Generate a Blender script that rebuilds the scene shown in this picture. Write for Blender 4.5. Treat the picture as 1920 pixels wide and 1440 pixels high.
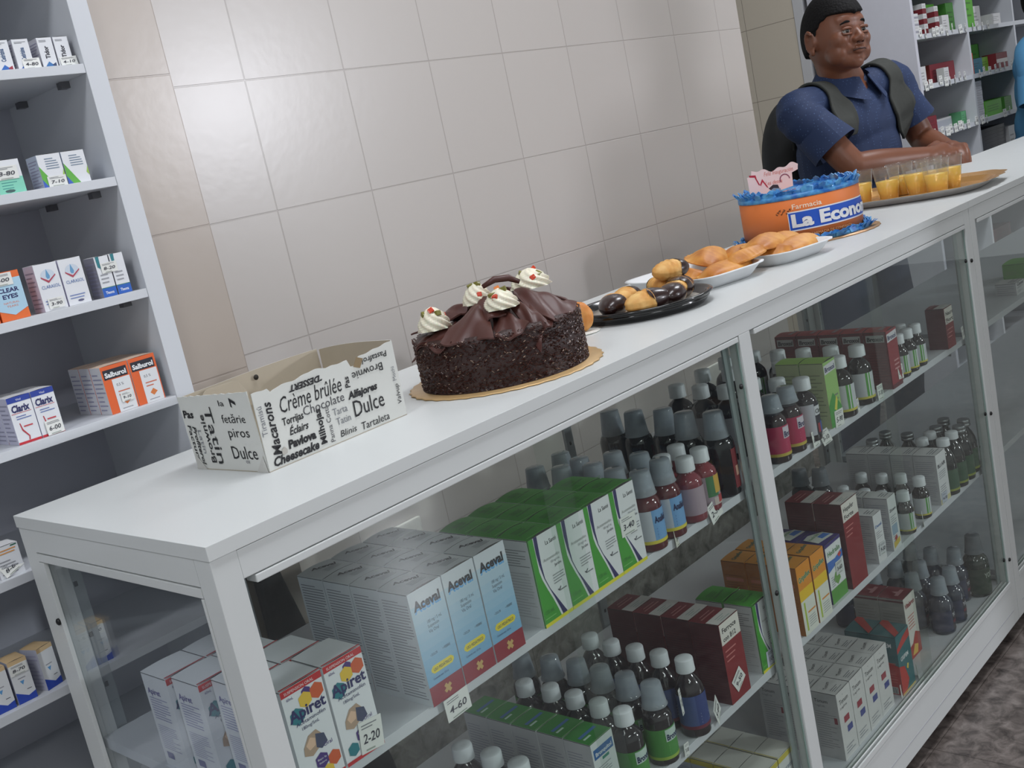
import bpy, bmesh, math, random
from mathutils import Vector, Matrix
random.seed(7)
PI = math.pi
scene = bpy.context.scene
C = scene.collection
for o in list(bpy.data.objects): bpy.data.objects.remove(o)

# ---------------------------------------------------------------- camera
cam_d = bpy.data.cameras.new('camera'); cam = bpy.data.objects.new('camera', cam_d); C.objects.link(cam)
RX = Vector((0.6575, -0.7245, -0.2067)); RY = Vector((-0.2829, 0.0169, -0.9590)); RZ = Vector((0.6983, 0.6891, -0.1939))
RX.normalize(); RZ = (RZ - RX*RZ.dot(RX)).normalized(); RY = RZ.cross(RX)
m = Matrix((( RX.x, -RY.x, -RZ.x, -0.4506), (RX.y, -RY.y, -RZ.y, -0.8629), (RX.z, -RY.z, -RZ.z, 1.2546), (0, 0, 0, 1)))
cam.matrix_world = m
cam_d.sensor_width = 36; cam_d.lens = 37.989; cam_d.clip_start = 0.05; cam_d.clip_end = 60
scene.camera = cam
# ---------------------------------------------------------------- view, world, room lights
vs = scene.view_settings
vs.view_transform = 'Standard'; vs.look = 'None'; vs.gamma = 1; vs.use_curve_mapping = False; vs.exposure = 0.0
def lin(c): return tuple((x/12.92 if x <= .04045 else ((x+.055)/1.055)**2.4) for x in c)
def rgb(r, g, b): return lin((r/255., g/255., b/255.))
w = bpy.data.worlds.new('store_light'); scene.world = w; w.use_nodes = True
w.node_tree.nodes['Background'].inputs[0].default_value = (*rgb(222, 226, 228), 1)
w.node_tree.nodes['Background'].inputs[1].default_value = 0.60
def area(name, loc, target, sx, sy, power, col):
    l = bpy.data.lights.new(name, 'AREA'); l.shape = 'RECTANGLE'; l.size = sx; l.size_y = sy; l.energy = power; l.color = lin([c/255. for c in col])
    o = bpy.data.objects.new(name, l); C.objects.link(o); o.location = loc
    o.rotation_euler = (Vector(target)-Vector(loc)).to_track_quat('-Z', 'Y').to_euler(); return o
COOL = (246, 249, 255)
area('ceiling_lamp', (0.7, -0.30, 2.66), (0.7, -0.30, 0), 1.2, 0.30, 15, COOL)
area('ceiling_lamp', (3.0, 0.10, 2.66), (3.0, 0.10, 0), 1.2, 0.30, 19, COOL)
area('ceiling_lamp', (-0.9, -2.6, 2.66), (-0.9, -2.6, 0), 1.2, 0.30, 18, COOL)
area('ceiling_lamp', (-1.35, -0.35, 2.66), (-1.35, -0.35, 0), 1.2, 0.30, 17, COOL)  # unseen fill lamp, added to brighten the cartons behind the end glass
area('ceiling_lamp', (2.6, -3.4, 2.66), (2.6, -3.4, 0), 1.2, 0.30, 26, COOL)
area('shop_front_lamp', (5.3, -6.6, 2.32), (0.51, 0.58, 1.43), 0.34, 0.34, 150, (244, 246, 255))   # bright lamp at the shop front, mirrored in the glossy tiles

# ---------------------------------------------------------------- materials
_m = {}
def mat(c, rough=.5, metal=0, spec=.5, kind='plain', key=None, **kw):
    k = key or (tuple(c), rough, metal, spec, kind)
    if k in _m: return _m[k]
    M = bpy.data.materials.new(kind + '_%02x%02x%02x' % tuple(int(max(0, min(255, x))) for x in c)); M.use_nodes = True
    nt = M.node_tree; b = nt.nodes['Principled BSDF']
    b.inputs['Metallic'].default_value = metal; b.inputs['Specular IOR Level'].default_value = spec
    base = rgb(*c)
    n = nt.nodes.new('ShaderNodeTexNoise'); n.inputs['Scale'].default_value = kw.get('ns', 35); n.inputs['Detail'].default_value = kw.get('nd', 3)
    tc = nt.nodes.new('ShaderNodeTexCoord'); nt.links.new(tc.outputs['Object'], n.inputs['Vector'])
    r = nt.nodes.new('ShaderNodeMapRange'); r.inputs[3].default_value = max(0, rough-.06); r.inputs[4].default_value = min(1, rough+.06)
    nt.links.new(n.outputs['Fac'], r.inputs[0]); nt.links.new(r.outputs[0], b.inputs['Roughness'])
    if 'ramp' in kw:
        cr = nt.nodes.new('ShaderNodeValToRGB'); e = cr.color_ramp.elements
        pts = kw['ramp']; e[0].position, e[0].color = pts[0][0], (*rgb(*pts[0][1]), 1); e[1].position, e[1].color = pts[-1][0], (*rgb(*pts[-1][1]), 1)
        for p_, c_ in pts[1:-1]:
            q = e.new(p_); q.color = (*rgb(*c_), 1)
        nt.links.new(n.outputs['Fac'], cr.inputs[0]); nt.links.new(cr.outputs[0], b.inputs['Base Color'])
    else:
        mx = nt.nodes.new('ShaderNodeMix'); mx.data_type = 'RGBA'; v = kw.get('var', .03)
        mx.inputs[6].default_value = (*[x*(1-v) for x in base], 1); mx.inputs[7].default_value = (*[min(1, x*(1+v)) for x in base], 1)
        nt.links.new(n.outputs['Fac'], mx.inputs[0]); nt.links.new(mx.outputs[2], b.inputs['Base Color'])
    if kw.get('bump'):
        bp = nt.nodes.new('ShaderNodeBump'); bp.inputs['Strength'].default_value = kw['bump']; bp.inputs['Distance'].default_value = kw.get('bd', .002)
        nt.links.new(n.outputs['Fac'], bp.inputs['Height']); nt.links.new(bp.outputs[0], b.inputs['Normal'])
    if kw.get('sss'):
        b.inputs['Subsurface Weight'].default_value = kw['sss']; b.inputs['Subsurface Scale'].default_value = .01
    if kw.get('coat'): b.inputs['Coat Weight'].default_value = kw['coat']
    _m[k] = M; return M
def clear(name, tint, gloss=.06, milk=0., milkcol=(200, 205, 210), rough=.02):
    """thin clear sheet: tinted see-through, fresnel gloss and a little milky scatter"""
    if name in _m: return _m[name]
    M = bpy.data.materials.new(name); M.use_nodes = True; nt = M.node_tree; nt.nodes.clear()
    out = nt.nodes.new('ShaderNodeOutputMaterial'); t = nt.nodes.new('ShaderNodeBsdfTransparent'); t.inputs[0].default_value = (*rgb(*tint), 1)
    g = nt.nodes.new('ShaderNodeBsdfGlossy'); g.inputs['Roughness'].default_value = rough
    d = nt.nodes.new('ShaderNodeBsdfDiffuse'); d.inputs[0].default_value = (*rgb(*milkcol), 1)
    tr = nt.nodes.new('ShaderNodeBsdfTranslucent'); tr.inputs[0].default_value = (*rgb(*milkcol), 1)
    ad = nt.nodes.new('ShaderNodeMixShader'); ad.inputs[0].default_value = .5; nt.links.new(d.outputs[0], ad.inputs[1]); nt.links.new(tr.outputs[0], ad.inputs[2])
    nz = nt.nodes.new('ShaderNodeTexNoise'); nz.inputs['Scale'].default_value = 3
    mr = nt.nodes.new('ShaderNodeMapRange'); mr.inputs[3].default_value = milk*.8; mr.inputs[4].default_value = milk*1.2; nt.links.new(nz.outputs[0], mr.inputs[0])
    m1 = nt.nodes.new('ShaderNodeMixShader'); nt.links.new(mr.outputs[0], m1.inputs[0]); nt.links.new(t.outputs[0], m1.inputs[1]); nt.links.new(ad.outputs[0], m1.inputs[2])
    lw = nt.nodes.new('ShaderNodeLayerWeight'); lw.inputs[0].default_value = .5
    pw = nt.nodes.new('ShaderNodeMath'); pw.operation = 'POWER'; pw.inputs[1].default_value = 5; nt.links.new(lw.outputs['Facing'], pw.inputs[0])
    ma = nt.nodes.new('ShaderNodeMath'); ma.operation = 'MULTIPLY_ADD'; ma.inputs[1].default_value = .9; ma.inputs[2].default_value = gloss*.6; nt.links.new(pw.outputs[0], ma.inputs[0]); ma.use_clamp = True
    m2 = nt.nodes.new('ShaderNodeMixShader'); nt.links.new(ma.outputs[0], m2.inputs[0]); nt.links.new(m1.outputs[0], m2.inputs[1]); nt.links.new(g.outputs[0], m2.inputs[2])
    nt.links.new(m2.outputs[0], out.inputs[0]); _m[name] = M; return M
def tile_mat(name, x0, z0, wx, wz, cols, grout, axis='XZ', gs=.0013, rough=.27, stone=False):
    M = bpy.data.materials.new(name); M.use_nodes = True; nt = M.node_tree; b = nt.nodes['Principled BSDF']
    tc = nt.nodes.new('ShaderNodeTexCoord'); sp = nt.nodes.new('ShaderNodeSeparateXYZ'); nt.links.new(tc.outputs['Object'], sp.inputs[0])
    cb = nt.nodes.new('ShaderNodeCombineXYZ')
    for k, ax in enumerate(axis):
        ad = nt.nodes.new('ShaderNodeMath'); ad.operation = 'SUBTRACT'; ad.inputs[1].default_value = (x0, z0)[k]
        nt.links.new(sp.outputs['XYZ'.index(ax)], ad.inputs[0]); nt.links.new(ad.outputs[0], cb.inputs[k])
    br = nt.nodes.new('ShaderNodeTexBrick'); br.offset = 0; br.squash = 1
    br.inputs['Scale'].default_value = 1; br.inputs['Mortar Size'].default_value = gs; br.inputs['Mortar Smooth'].default_value = .3
    br.inputs['Brick Width'].default_value = wx; br.inputs['Row Height'].default_value = wz
    br.inputs['Color1'].default_value = (*rgb(*cols[0]), 1); br.inputs['Color2'].default_value = (*rgb(*cols[1]), 1); br.inputs['Mortar'].default_value = (*rgb(*grout), 1)
    nt.links.new(cb.outputs[0], br.inputs['Vector'])
    n = nt.nodes.new('ShaderNodeTexNoise'); n.inputs['Scale'].default_value = 55; n.inputs['Detail'].default_value = 5; nt.links.new(tc.outputs['Object'], n.inputs['Vector'])
    if stone:
        n2 = nt.nodes.new('ShaderNodeTexNoise'); n2.inputs['Scale'].default_value = 30; n2.inputs['Detail'].default_value = 6; n2.inputs['Roughness'].default_value = .62; n2.inputs['Distortion'].default_value = .6; nt.links.new(tc.outputs['Object'], n2.inputs['Vector'])
        cr = nt.nodes.new('ShaderNodeValToRGB'); e = cr.color_ramp.elements; e[0].position = .30; e[0].color = (*rgb(*stone[0]), 1); e[1].position = .72; e[1].color = (*rgb(*stone[-1]), 1)
        q = e.new(.43); q.color = (*rgb(*stone[1]), 1); q = e.new(.56); q.color = (*rgb(*stone[2]), 1); nt.links.new(n2.outputs['Fac'], cr.inputs[0])
        mx = nt.nodes.new('ShaderNodeMix'); mx.data_type = 'RGBA'; mx.blend_type = 'MULTIPLY'; mx.inputs[0].default_value = 1
        nt.links.new(cr.outputs[0], mx.inputs[6]); nt.links.new(br.outputs['Color'], mx.inputs[7]); nt.links.new(mx.outputs[2], b.inputs['Base Color'])
    else: nt.links.new(br.outputs['Color'], b.inputs['Base Color'])
    hm = nt.nodes.new('ShaderNodeMath'); hm.operation = 'MULTIPLY_ADD'; hm.inputs[1].default_value = -2.2; nt.links.new(br.outputs['Fac'], hm.inputs[0])
    hs = nt.nodes.new('ShaderNodeMath'); hs.operation = 'MULTIPLY'; hs.inputs[1].default_value = .22; nt.links.new(n.outputs[0], hs.inputs[0]); nt.links.new(hs.outputs[0], hm.inputs[2])
    bp = nt.nodes.new('ShaderNodeBump'); bp.inputs['Strength'].default_value = .5; bp.inputs['Distance'].default_value = .0012; nt.links.new(hm.outputs[0], bp.inputs['Height']); nt.links.new(bp.outputs[0], b.inputs['Normal'])
    b.inputs['Roughness'].default_value = rough
    return M
# ---------------------------------------------------------------- mesh builder
class MB:
    def __init__(s): s.v = []; s.f = []; s.mi = []; s.ms = []; s.sm = []
    def _mi(s, m):
        if m not in s.ms: s.ms.append(m)
        return s.ms.index(m)
    def add(s, vs, fs, m, smooth=False):
        b = len(s.v); s.v += [tuple(v) for v in vs]; i = s._mi(m)
        for f in fs: s.f.append([b+k for k in f]); s.mi.append(i); s.sm.append(smooth)
    def box(s, a, b, m, bev=0):
        x0, y0, z0 = a; x1, y1, z1 = b
        if bev:
            bm = bmesh.new(); bmesh.ops.create_cube(bm, size=1)
            for v in bm.verts: v.co = Vector(((x0+x1)/2+v.co.x*(x1-x0), (y0+y1)/2+v.co.y*(y1-y0), (z0+z1)/2+v.co.z*(z1-z0)))
            bmesh.ops.bevel(bm, geom=bm.edges[:], offset=bev, segments=2, affect='EDGES', profile=.7)
            bm.verts.index_update(); s.add([v.co[:] for v in bm.verts], [[v.index for v in f.verts] for f in bm.faces], m); bm.free(); return
        s.add([(x0,y0,z0),(x1,y0,z0),(x1,y1,z0),(x0,y1,z0),(x0,y0,z1),(x1,y0,z1),(x1,y1,z1),(x0,y1,z1)],
              [(3,2,1,0),(4,5,6,7),(0,1,5,4),(1,2,6,5),(2,3,7,6),(3,0,4,7)], m)
    def lathe(s, prof, m, n=24, c=(0,0,0), a0=0, a1=2*PI, smooth=True, rib=0, sy=1):
        full = abs(a1-a0-2*PI) < 1e-6; k = n if full else n+1; vs = []; fs = []
        for r, z in prof:
            for i in range(k):
                a = a0+(a1-a0)*i/n; rr = r*(1-rib*(i % 2)); vs.append((c[0]+rr*math.cos(a), c[1]+sy*rr*math.sin(a), c[2]+z))
        for j in range(len(prof)-1):
            for i in range(n):
                i2 = (i+1) % k if full else i+1
                fs.append((j*k+i, j*k+i2, (j+1)*k+i2, (j+1)*k+i))
        s.add(vs, fs, m, smooth)
    def tube(s, pts, r, m, n=8, cap=True):
        pts = [Vector(p) for p in pts]; vs = []; fs = []; rr = r if isinstance(r, (list, tuple)) else [r]*len(pts)
        for i, p in enumerate(pts):
            d = (pts[min(i+1, len(pts)-1)]-pts[max(i-1, 0)]).normalized(); u = d.cross(Vector((0, 0, 1)))
            if u.length < .1: u = d.cross(Vector((0, 1, 0)))
            u.normalize(); q = d.cross(u)
            for k in range(n): vs.append(p+(u*math.cos(2*PI*k/n)+q*math.sin(2*PI*k/n))*rr[i])
        for i in range(len(pts)-1):
            for k in range(n): fs.append((i*n+k, i*n+(k+1) % n, (i+1)*n+(k+1) % n, (i+1)*n+k))
        if cap: fs.append(tuple(range(n))[::-1]); fs.append(tuple(range((len(pts)-1)*n, len(pts)*n)))
        s.add(vs, fs, m, True)
    def grid(s, fn, nu, nv, m, smooth=True, closeu=False):
        vs = [fn(i/nu, j/nv) for j in range(nv+1) for i in range(nu+1)]
        s.add(vs, [(j*(nu+1)+i, j*(nu+1)+i+1, (j+1)*(nu+1)+i+1, (j+1)*(nu+1)+i) for j in range(nv) for i in range(nu)], m, smooth)
    def mesh(s, name):
        me = bpy.data.meshes.new(name); me.from_pydata(s.v, [], s.f)
        for x in s.ms: me.materials.append(x)
        me.polygons.foreach_set('material_index', s.mi); me.polygons.foreach_set('use_smooth', s.sm); me.update(); return me
    def build(s, name, parent=None, loc=(0, 0, 0), rot=(0, 0, 0)):
        o = bpy.data.objects.new(name, s.mesh(name)); C.objects.link(o); o.location = loc; o.rotation_euler = rot
        if parent: o.parent = parent
        return o
def tag(o, label, cat, group=None, kind=None):
    if label: o['label'] = label
    if cat: o['category'] = cat
    if group: o['group'] = group
    if kind: o['kind'] = kind
    return o
def empty(name, loc, label, cat, group=None, rz=0):
    o = bpy.data.objects.new(name, None); C.objects.link(o); o.location = loc; o.rotation_euler = (0, 0, rz); o.empty_display_size = .02
    return tag(o, label, cat, group)
def copy_tree(o, parent=None):
    c = o.copy(); C.objects.link(c)
    if parent: c.parent = parent
    for ch in [x for x in bpy.data.objects if x.parent == o]: copy_tree(ch, c)
    return c
def struct(mb, name, **k):
    o = mb.build(name, **k); o['kind'] = 'structure'; return o
# ---------------------------------------------------------------- lettering (polygons from the built-in font)
_t = {}
def glyphs(s, shear=0, bold=0, res=2):
    k = (s, shear, bold, res)
    if k not in _t:
        cu = bpy.data.curves.new('t', 'FONT'); cu.body = s; cu.size = 1; cu.shear = shear; cu.offset = bold; cu.resolution_u = res
        ob = bpy.data.objects.new('t', cu); C.objects.link(ob); me = ob.to_mesh()
        vs = [v.co[:2] for v in me.vertices]; fs = [tuple(p.vertices) for p in me.polygons]
        ob.to_mesh_clear(); bpy.data.objects.remove(ob); bpy.data.curves.remove(cu)
        x1 = max([v[0] for v in vs] or [1]); _t[k] = (vs, fs, x1)
    return _t[k]
class Face:
    """a printed face: O origin, U right, V up, N out"""
    def __init__(s, mb, O, U, V, lift=.00025): s.mb = mb; s.O = Vector(O); s.U = Vector(U).normalized(); s.V = Vector(V).normalized(); s.N = s.U.cross(s.V); s.l = lift; s.k = 1; s.st = .08
    def P(s, u, v, k=None): return s.O+s.U*u+s.V*v+s.N*(s.l*(k or s.k))
    def poly(s, pts, m, k=None):
        if k is None: s.k += s.st
        s.mb.add([s.P(u, v, k) for u, v in pts], [tuple(range(len(pts)))], m)
    def rect(s, u0, v0, u1, v1, m): s.poly([(u0, v0), (u1, v0), (u1, v1), (u0, v1)], m)
    def text(s, t, u, v, h, m, shear=0, bold=0, w=None, rot=0, res=2):
        vs, fs, x1 = glyphs(t, shear, bold, res); sx = h if w is None else w/x1; s.k += s.st; ca, sa = math.cos(rot), math.sin(rot)
        s.mb.add([s.P(u+x*sx*ca-y*h*sa, v+x*sx*sa+y*h*ca) for x, y in vs], fs, m)
    def lines(s, u0, v0, u1, v1, n, m, t=.35):
        rnd = random.Random(int((u0+v0)*1e5)+n); s.k += s.st; st = (v1-v0)/n
        for i in range(n):
            y = v1-st*(i+1); e = u1-(u1-u0)*rnd.choice([0, .03, .1, .35]); s.poly([(u0, y), (e, y), (e, y+st*t), (u0, y+st*t)], m, s.k)
class Wrap(Face):
    """printed band round a vertical cylinder; u runs counter-clockwise from angle a0"""
    def __init__(s, mb, R, a0, c=(0, 0, 0), lift=.0004): s.mb = mb; s.R = R; s.a = a0; s.c = Vector(c); s.l = lift; s.k = 1; s.st = .25
    def P(s, u, v, k=None):
        a = s.a+u/s.R; r = s.R+s.l*(k or s.k); return s.c+Vector((r*math.cos(a), r*math.sin(a), v))
    def rect(s, u0, v0, u1, v1, m):
        s.k += s.st; n = max(1, int(abs(u1-u0)/s.R/.07)); vs = []
        for i in range(n+1): u = u0+(u1-u0)*i/n; vs += [s.P(u, v0), s.P(u, v1)]
        s.mb.add(vs, [(2*i, 2*i+2, 2*i+3, 2*i+1) for i in range(n)], m, True)
WHITE = mat((209, 212, 211), .38, spec=.4, kind='melamine', var=.012)
PANEL = mat((202, 205, 210), .42, spec=.35, kind='melamine_shelf', var=.012)
EDGE = mat((178, 179, 185), .45, spec=.4, kind='melamine_edge', var=.02)
BLACK = mat((16, 16, 18), .45, kind='black_plastic')
INK = mat((22, 22, 26), .6, kind='ink'); GREY = mat((120, 122, 128), .7, kind='small_print'); PAPER = mat((225, 226, 222), .7, kind='paper')
GLASS = clear('pane_glass', (251, 254, 252), gloss=.04, milk=.018)
GLASS_END = clear('end_pane_glass', (250, 252, 253), gloss=.05, milk=.05)
GLEDGE = mat((150, 172, 166), .15, kind='glass_edge')

# ================================================================ ROOM
WALL_T = tile_mat('wall_tile', .5778-4, 1.4666-2.038, .2, .2038, ((184, 178, 173), (181, 175, 170)), (164, 158, 152))
STONE = ((58, 52, 50), (96, 88, 84), (126, 117, 112), (152, 143, 138))
FLOOR_T = tile_mat('granite_floor', 0, 0, .45, .45, ((235, 235, 235), (230, 230, 230)), (190, 188, 186), 'XY', stone=STONE, rough=.3)
BASE_T = tile_mat('granite_skirting', 0, 0, .45, .45, ((235, 235, 235), (230, 230, 230)), (190, 188, 186), 'XZ', stone=((100, 96, 90), (142, 138, 130), (168, 164, 156), (194, 190, 182)), rough=.3)
FAR_T = tile_mat('recess_tile', .9, 1.586-2.9, .29, .29, ((196, 186, 170), (193, 183, 167)), (140, 130, 118), 'YZ')
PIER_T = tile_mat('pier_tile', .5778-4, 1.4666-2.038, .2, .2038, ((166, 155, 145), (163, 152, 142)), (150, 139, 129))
mb = MB(); mb.box((-2.5, -5, -.05), (7, 3.2, 0), FLOOR_T); struct(mb, 'floor')
mb = MB(); mb.box((-2.5, -5, 2.75), (7, 3.2, 2.8), mat((225, 225, 222), .9, kind='ceiling_paint')); struct(mb, 'ceiling')
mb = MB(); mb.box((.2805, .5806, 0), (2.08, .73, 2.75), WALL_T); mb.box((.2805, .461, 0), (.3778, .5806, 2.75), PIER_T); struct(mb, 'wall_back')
mb = MB(); mb.box((.3790, .5686, 0), (2.08, .5804, .40), BASE_T); struct(mb, 'baseboard_back')
mb = MB(); mb.box((-2.5, .73, 0), (.5, .80, 2.75), mat((190, 190, 192), .8, kind='wall_paint')); struct(mb, 'wall_left')
mb = MB(); mb.box((3.702, 1.262, 0), (3.80, 3.2, 2.75), FAR_T); struct(mb, 'wall_right')
mb = MB(); mb.box((3.70, 1.22, 0), (7, 1.26, 2.75), mat((190, 190, 192), .8, kind='wall_paint')); struct(mb, 'wall_far')
LAMP = bpy.data.materials.new('lamp_diffuser'); LAMP.use_nodes = True
LAMP.node_tree.nodes['Principled BSDF'].inputs['Emission Color'].default_value = (.95, .97, 1, 1); LAMP.node_tree.nodes['Principled BSDF'].inputs['Emission Strength'].default_value = 3
for i, (x, y) in enumerate(((.7, -.30), (3.0, .10), (-.9, -2.6), (2.6, -3.4), (-1.35, -.35))):
    t = empty('ceiling_light', (x, y, 2.68), ['white ceiling light panel above the near end of the counter', 'white ceiling light panel above the far end of the counter', 'white ceiling light panel behind the camera at left', 'white ceiling light panel behind the camera at right', 'white light panel added above the left end to brighten goods behind the glass'][i], 'ceiling light')
    mb = MB(); mb.box((-.62, -.17, .015), (.62, .17, .07), WHITE, .004); mb.build('housing', t)
    mb = MB(); mb.box((-.6, -.15, .004), (.6, .15, .0149), LAMP); mb.build('diffuser', t)

for (x, z, lab) in ((.648, .640, 'white socket plate low on the tiled wall behind the blue and white cartons'), (1.675, .640, 'white socket plate low on the tiled wall behind the big black bottles')):
    mb = MB(); mb.box((-.060, -.009, -.042), (.060, -.0003, .056), mat((214, 214, 206), .35, kind='socket_plastic'), .003); o = mb.build('socket_plate', None, (x, .5804, z)); tag(o, lab, 'socket')
    for dx in (-.025, .025):
        mb = MB(); mb.lathe([(0, 0), (.017, 0), (.017, .0015), (.014, .0015), (.013, .0004), (0, .0004)], mat((190, 190, 182), .4, kind='socket_face'), 24); mb.build('socket_face', o, (dx, -.0091, .005), (PI/2, 0, 0))

# ================================================================ DISPLAY COUNTERS
def bolt(p, r=.0042, ax='y', parent=None):
    mb = MB(); mb.lathe([(0, 0), (r, 0), (r, .002), (r*.6, .0032), (0, .0032)], BLACK, 12)
    o = mb.build('screw_cap', parent, p, {'y': (PI/2, 0, 0), 'x': (0, -PI/2, 0), 'z': (0, 0, 0)}[ax]); return o
def counter(x0, L, bays, label, loaded=True):
    t = empty('display_counter', (x0, 0, 0), label, 'counter', 'white glass-fronted display counters')
    D = .4209; ZT = .985
    mb = MB(); mb.box((0, 0, ZT-.0145), (L-.0008, D, ZT), WHITE, .0006); mb.build('worktop', t)
    mb = MB()   # frame: posts, aprons, plinth
    fy = .002
    zb = .030
    for (a, b) in ((.001, .030), (L-.030, L-.001)):
        mb.box((a, fy, zb), (b, .030, .970), WHITE, .001); mb.box((a, .389, zb), (b, D-.002, .970), WHITE, .001)
        mb.box((a, .030, zb), (b, .389, .118), WHITE); mb.box((a, .030, .9425), (b, .389, .970), WHITE)
    mb.box((.030, fy, .9415), (L-.030, .024, .9695), WHITE, .0008); mb.box((.030, .396, .9415), (L-.030, D-.002, .9695), WHITE)
    mb.box((.030, fy, zb), (L-.030, .024, .118), WHITE, .0012); mb.box((.030, .396, zb), (L-.030, D-.002, .118), WHITE)
    mb.box((.03, .0235, .1135), (L-.03, .396, .1295), PANEL)
    for (a, b) in bays[:-1]: mb.box((b, fy, .118), (b+.032, .022, .9415), WHITE, .001)
    mb.box((.030, .0035, .062), (L-.030, .0015, .064), EDGE)
    mb.build('frame', t)
    # sliding door rails and panes
    for (a, b) in bays:
        mb = MB(); mb.box((a+.012, .001, .9325), (b-.004, .0195, .9402), WHITE, .001); mb.build('door_rail', t)
        mb = MB(); mb.box((a+.002, .0005, .1185), (b-.002, .0195, .1215), WHITE); mb.box((a+.002, .0005, .1210), (b-.002, .0035, .132), WHITE); mb.box((a+.002, .0090, .1210), (b-.002, .0115, .132), WHITE); mb.box((a+.002, .017, .1210), (b-.002, .0195, .132), WHITE); mb.build('door_sill', t)
        mid = (a+b)/2
        for k, (u0, u1, yy) in enumerate(((a+.002, mid+.03, .0137), (mid-.03, b-.002, .0055))):
            mb = MB(); mb.box((u0, yy, .1235), (u1, yy+.002, .9335), GLASS); g = mb.build('glass_door', t)
            mb = MB(); e = u1-.0012 if k else u0; mb.box((e, yy-.0004, .1335), (e+.0012, yy+.0024, .932), GLEDGE); mb.build('glass_edge', g)
        mb = MB(); mb.box((b-.022, .0205, .1335), (b-.006, .0235, .93), mat((168, 178, 178), .3, metal=.6, kind='aluminium')); mb.build('door_stile', t)
        for z in (.866, .530, .19):
            bolt((b-.013, .0052, z), .0042, 'y', t)
        if b > 1.5:
            for z in (.862, .524, .182): bolt((b+.010, .0015, z), .0042, 'y', t)
    # end pane (near end)
    mb = MB(); mb.box((.006, .032, .121), (.009, .387, .940), GLASS_END); mb.build('end_glass', t)
    mb = MB()
    for (p, q) in (((.0005, .0305, .931), (.0055, .3885, .9405)), ((.0005, .0305, .119), (.0055, .3885, .128)), ((.0005, .377, .129), (.0055, .3885, .930)), ((.0005, .0305, .129), (.0055, .035, .930))): mb.box(p, q, WHITE, .0006)
    mb.build('glass_bead', t)
    bolt((.0003, .3825, .857), .0042, 'x', t); bolt((.0003, .3825, .36), .0042, 'x', t)
    # shelves with slotted uprights
    for z in (.700, .403):
        mb = MB(); mb.box((.0105, .030, z-.0135), (L-.0305, .390, z), PANEL, .0005); mb.build('shelf', t)
    STD = mat((150, 156, 158), .4, metal=.5, kind='upright_metal'); SLOT = mat((30, 32, 34), .6, kind='slot')
    ups = [.034, L-.034] + [b+.016 for a, b in bays[:-1]]
    for ux in ups:
        mb = MB(); mb.box((ux-.010, .3915, .13), (ux+.010, .3960, .94), STD)
        mb.box((ux-.0105, .3908, .13), (ux-.0095, .3968, .94), STD)
        for k in range(12): mb.box((ux-.002, .3905, .17+k*.065), (ux+.002, .3916, .176+k*.065), SLOT)
        mb.build('upright', t)
    for ux in (.045, L-.045):
        for z in (.700, .403):
            mb = MB(); mb.box((ux-.001, .06, z-.038), (ux+.001, .389, z-.0137), STD); mb.build('shelf_bracket', t)
    for cx in (.06, L-.06):
        for cy in (.05, .37):
            mb = MB(); mb.lathe([(0, -.011), (.011, -.011), (.0125, -.006), (.0125, .006), (.011, .011), (0, .011)], BLACK, 20)
            c = mb.build('caster', t, (cx, cy, .0127), (PI/2, 0, 0))
            mb = MB(); mb.box((-.008, -.013, .011), (.008, -.0112, .029), mat((90, 92, 95), .4, metal=.8, kind='steel')); mb.box((-.008, .0112, .011), (.008, .013, .029), mat((90, 92, 95), .4, metal=.8, kind='steel')); mb.box((-.008, -.013, .0275), (.008, .013, .0298), mat((90, 92, 95), .4, metal=.8, kind='steel')); mb.build('caster_fork', t, (cx, cy, 0))
    return t
counter(0, 1.8718, [(.030, .918), (.950, 1.8418)], 'near white display counter with food on top and filled glass shelves')
counter(1.8718, 1.8718, [(.030, 1.8418)], 'far white display counter under the gold tray, its glass shelves nearly empty')

# ================================================================ MEDICINE CARTONS
def cm(*c, r=.5): return mat(c, r, kind='printed_card', var=.015)
ROW = ['front', 'second', 'third', 'fourth', 'fifth', 'sixth', 'seventh']
class Carton:
    def __init__(s, w, d, h, body, top=None, side=None, flap=.0012, seams=True):
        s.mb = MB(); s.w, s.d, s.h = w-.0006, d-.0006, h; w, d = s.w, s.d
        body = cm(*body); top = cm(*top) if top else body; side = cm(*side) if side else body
        mb = s.mb; n = 6
        mb.add([(0,0,0),(w,0,0),(w,0,h),(0,0,h)], [(0,1,2,3)], body)
        mb.add([(0,d,0),(0,0,0),(0,0,h),(0,d,h)], [(0,1,2,3)], side); mb.add([(w,0,0),(w,d,0),(w,d,h),(w,0,h)], [(0,1,2,3)], side)
        mb.add([(w,d,0),(0,d,0),(0,d,h),(w,d,h)], [(0,1,2,3)], body); mb.add([(0,d,0),(w,d,0),(w,0,0),(0,0,0)], [(0,1,2,3)], body)
        vs = [(0,0,h),(0,d,h)]+[(w*i/n, yy, h+flap*math.sin(PI*i/n)) for yy in (0, d) for i in range(n+1)]   # lid bows up in the middle
        mb.add(vs[2:], [(i, i+1, n+2+i, n+1+i) for i in range(n)], top)
        dk = mat((52, 50, 50), .9, kind='lid_gap')
        mb.add([(w*i/n, -.0001, h+(flap*math.sin(PI*i/n) if k else 0)) for k in (0, 1) for i in range(n+1)], [(i, i+1, n+2+i, n+1+i) for i in range(n)], dk)
        if seams:
            f = Face(mb, (0, d, 0), (0, -1, 0), (0, 0, 1)); f.poly([(.0006, h-.0012), (d-.0006, h-.0012), (d-.0006, h-.0004), (.0006, h-.0004)], dk)
        s.front = Face(mb, (0, 0, 0), (1, 0, 0), (0, 0, 1)); s.left = Face(mb, (0, d, 0), (0, -1, 0), (0, 0, 1)); s.top = Face(mb, (0, 0, h+flap), (1, 0, 0), (0, 1, 0))
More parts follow.
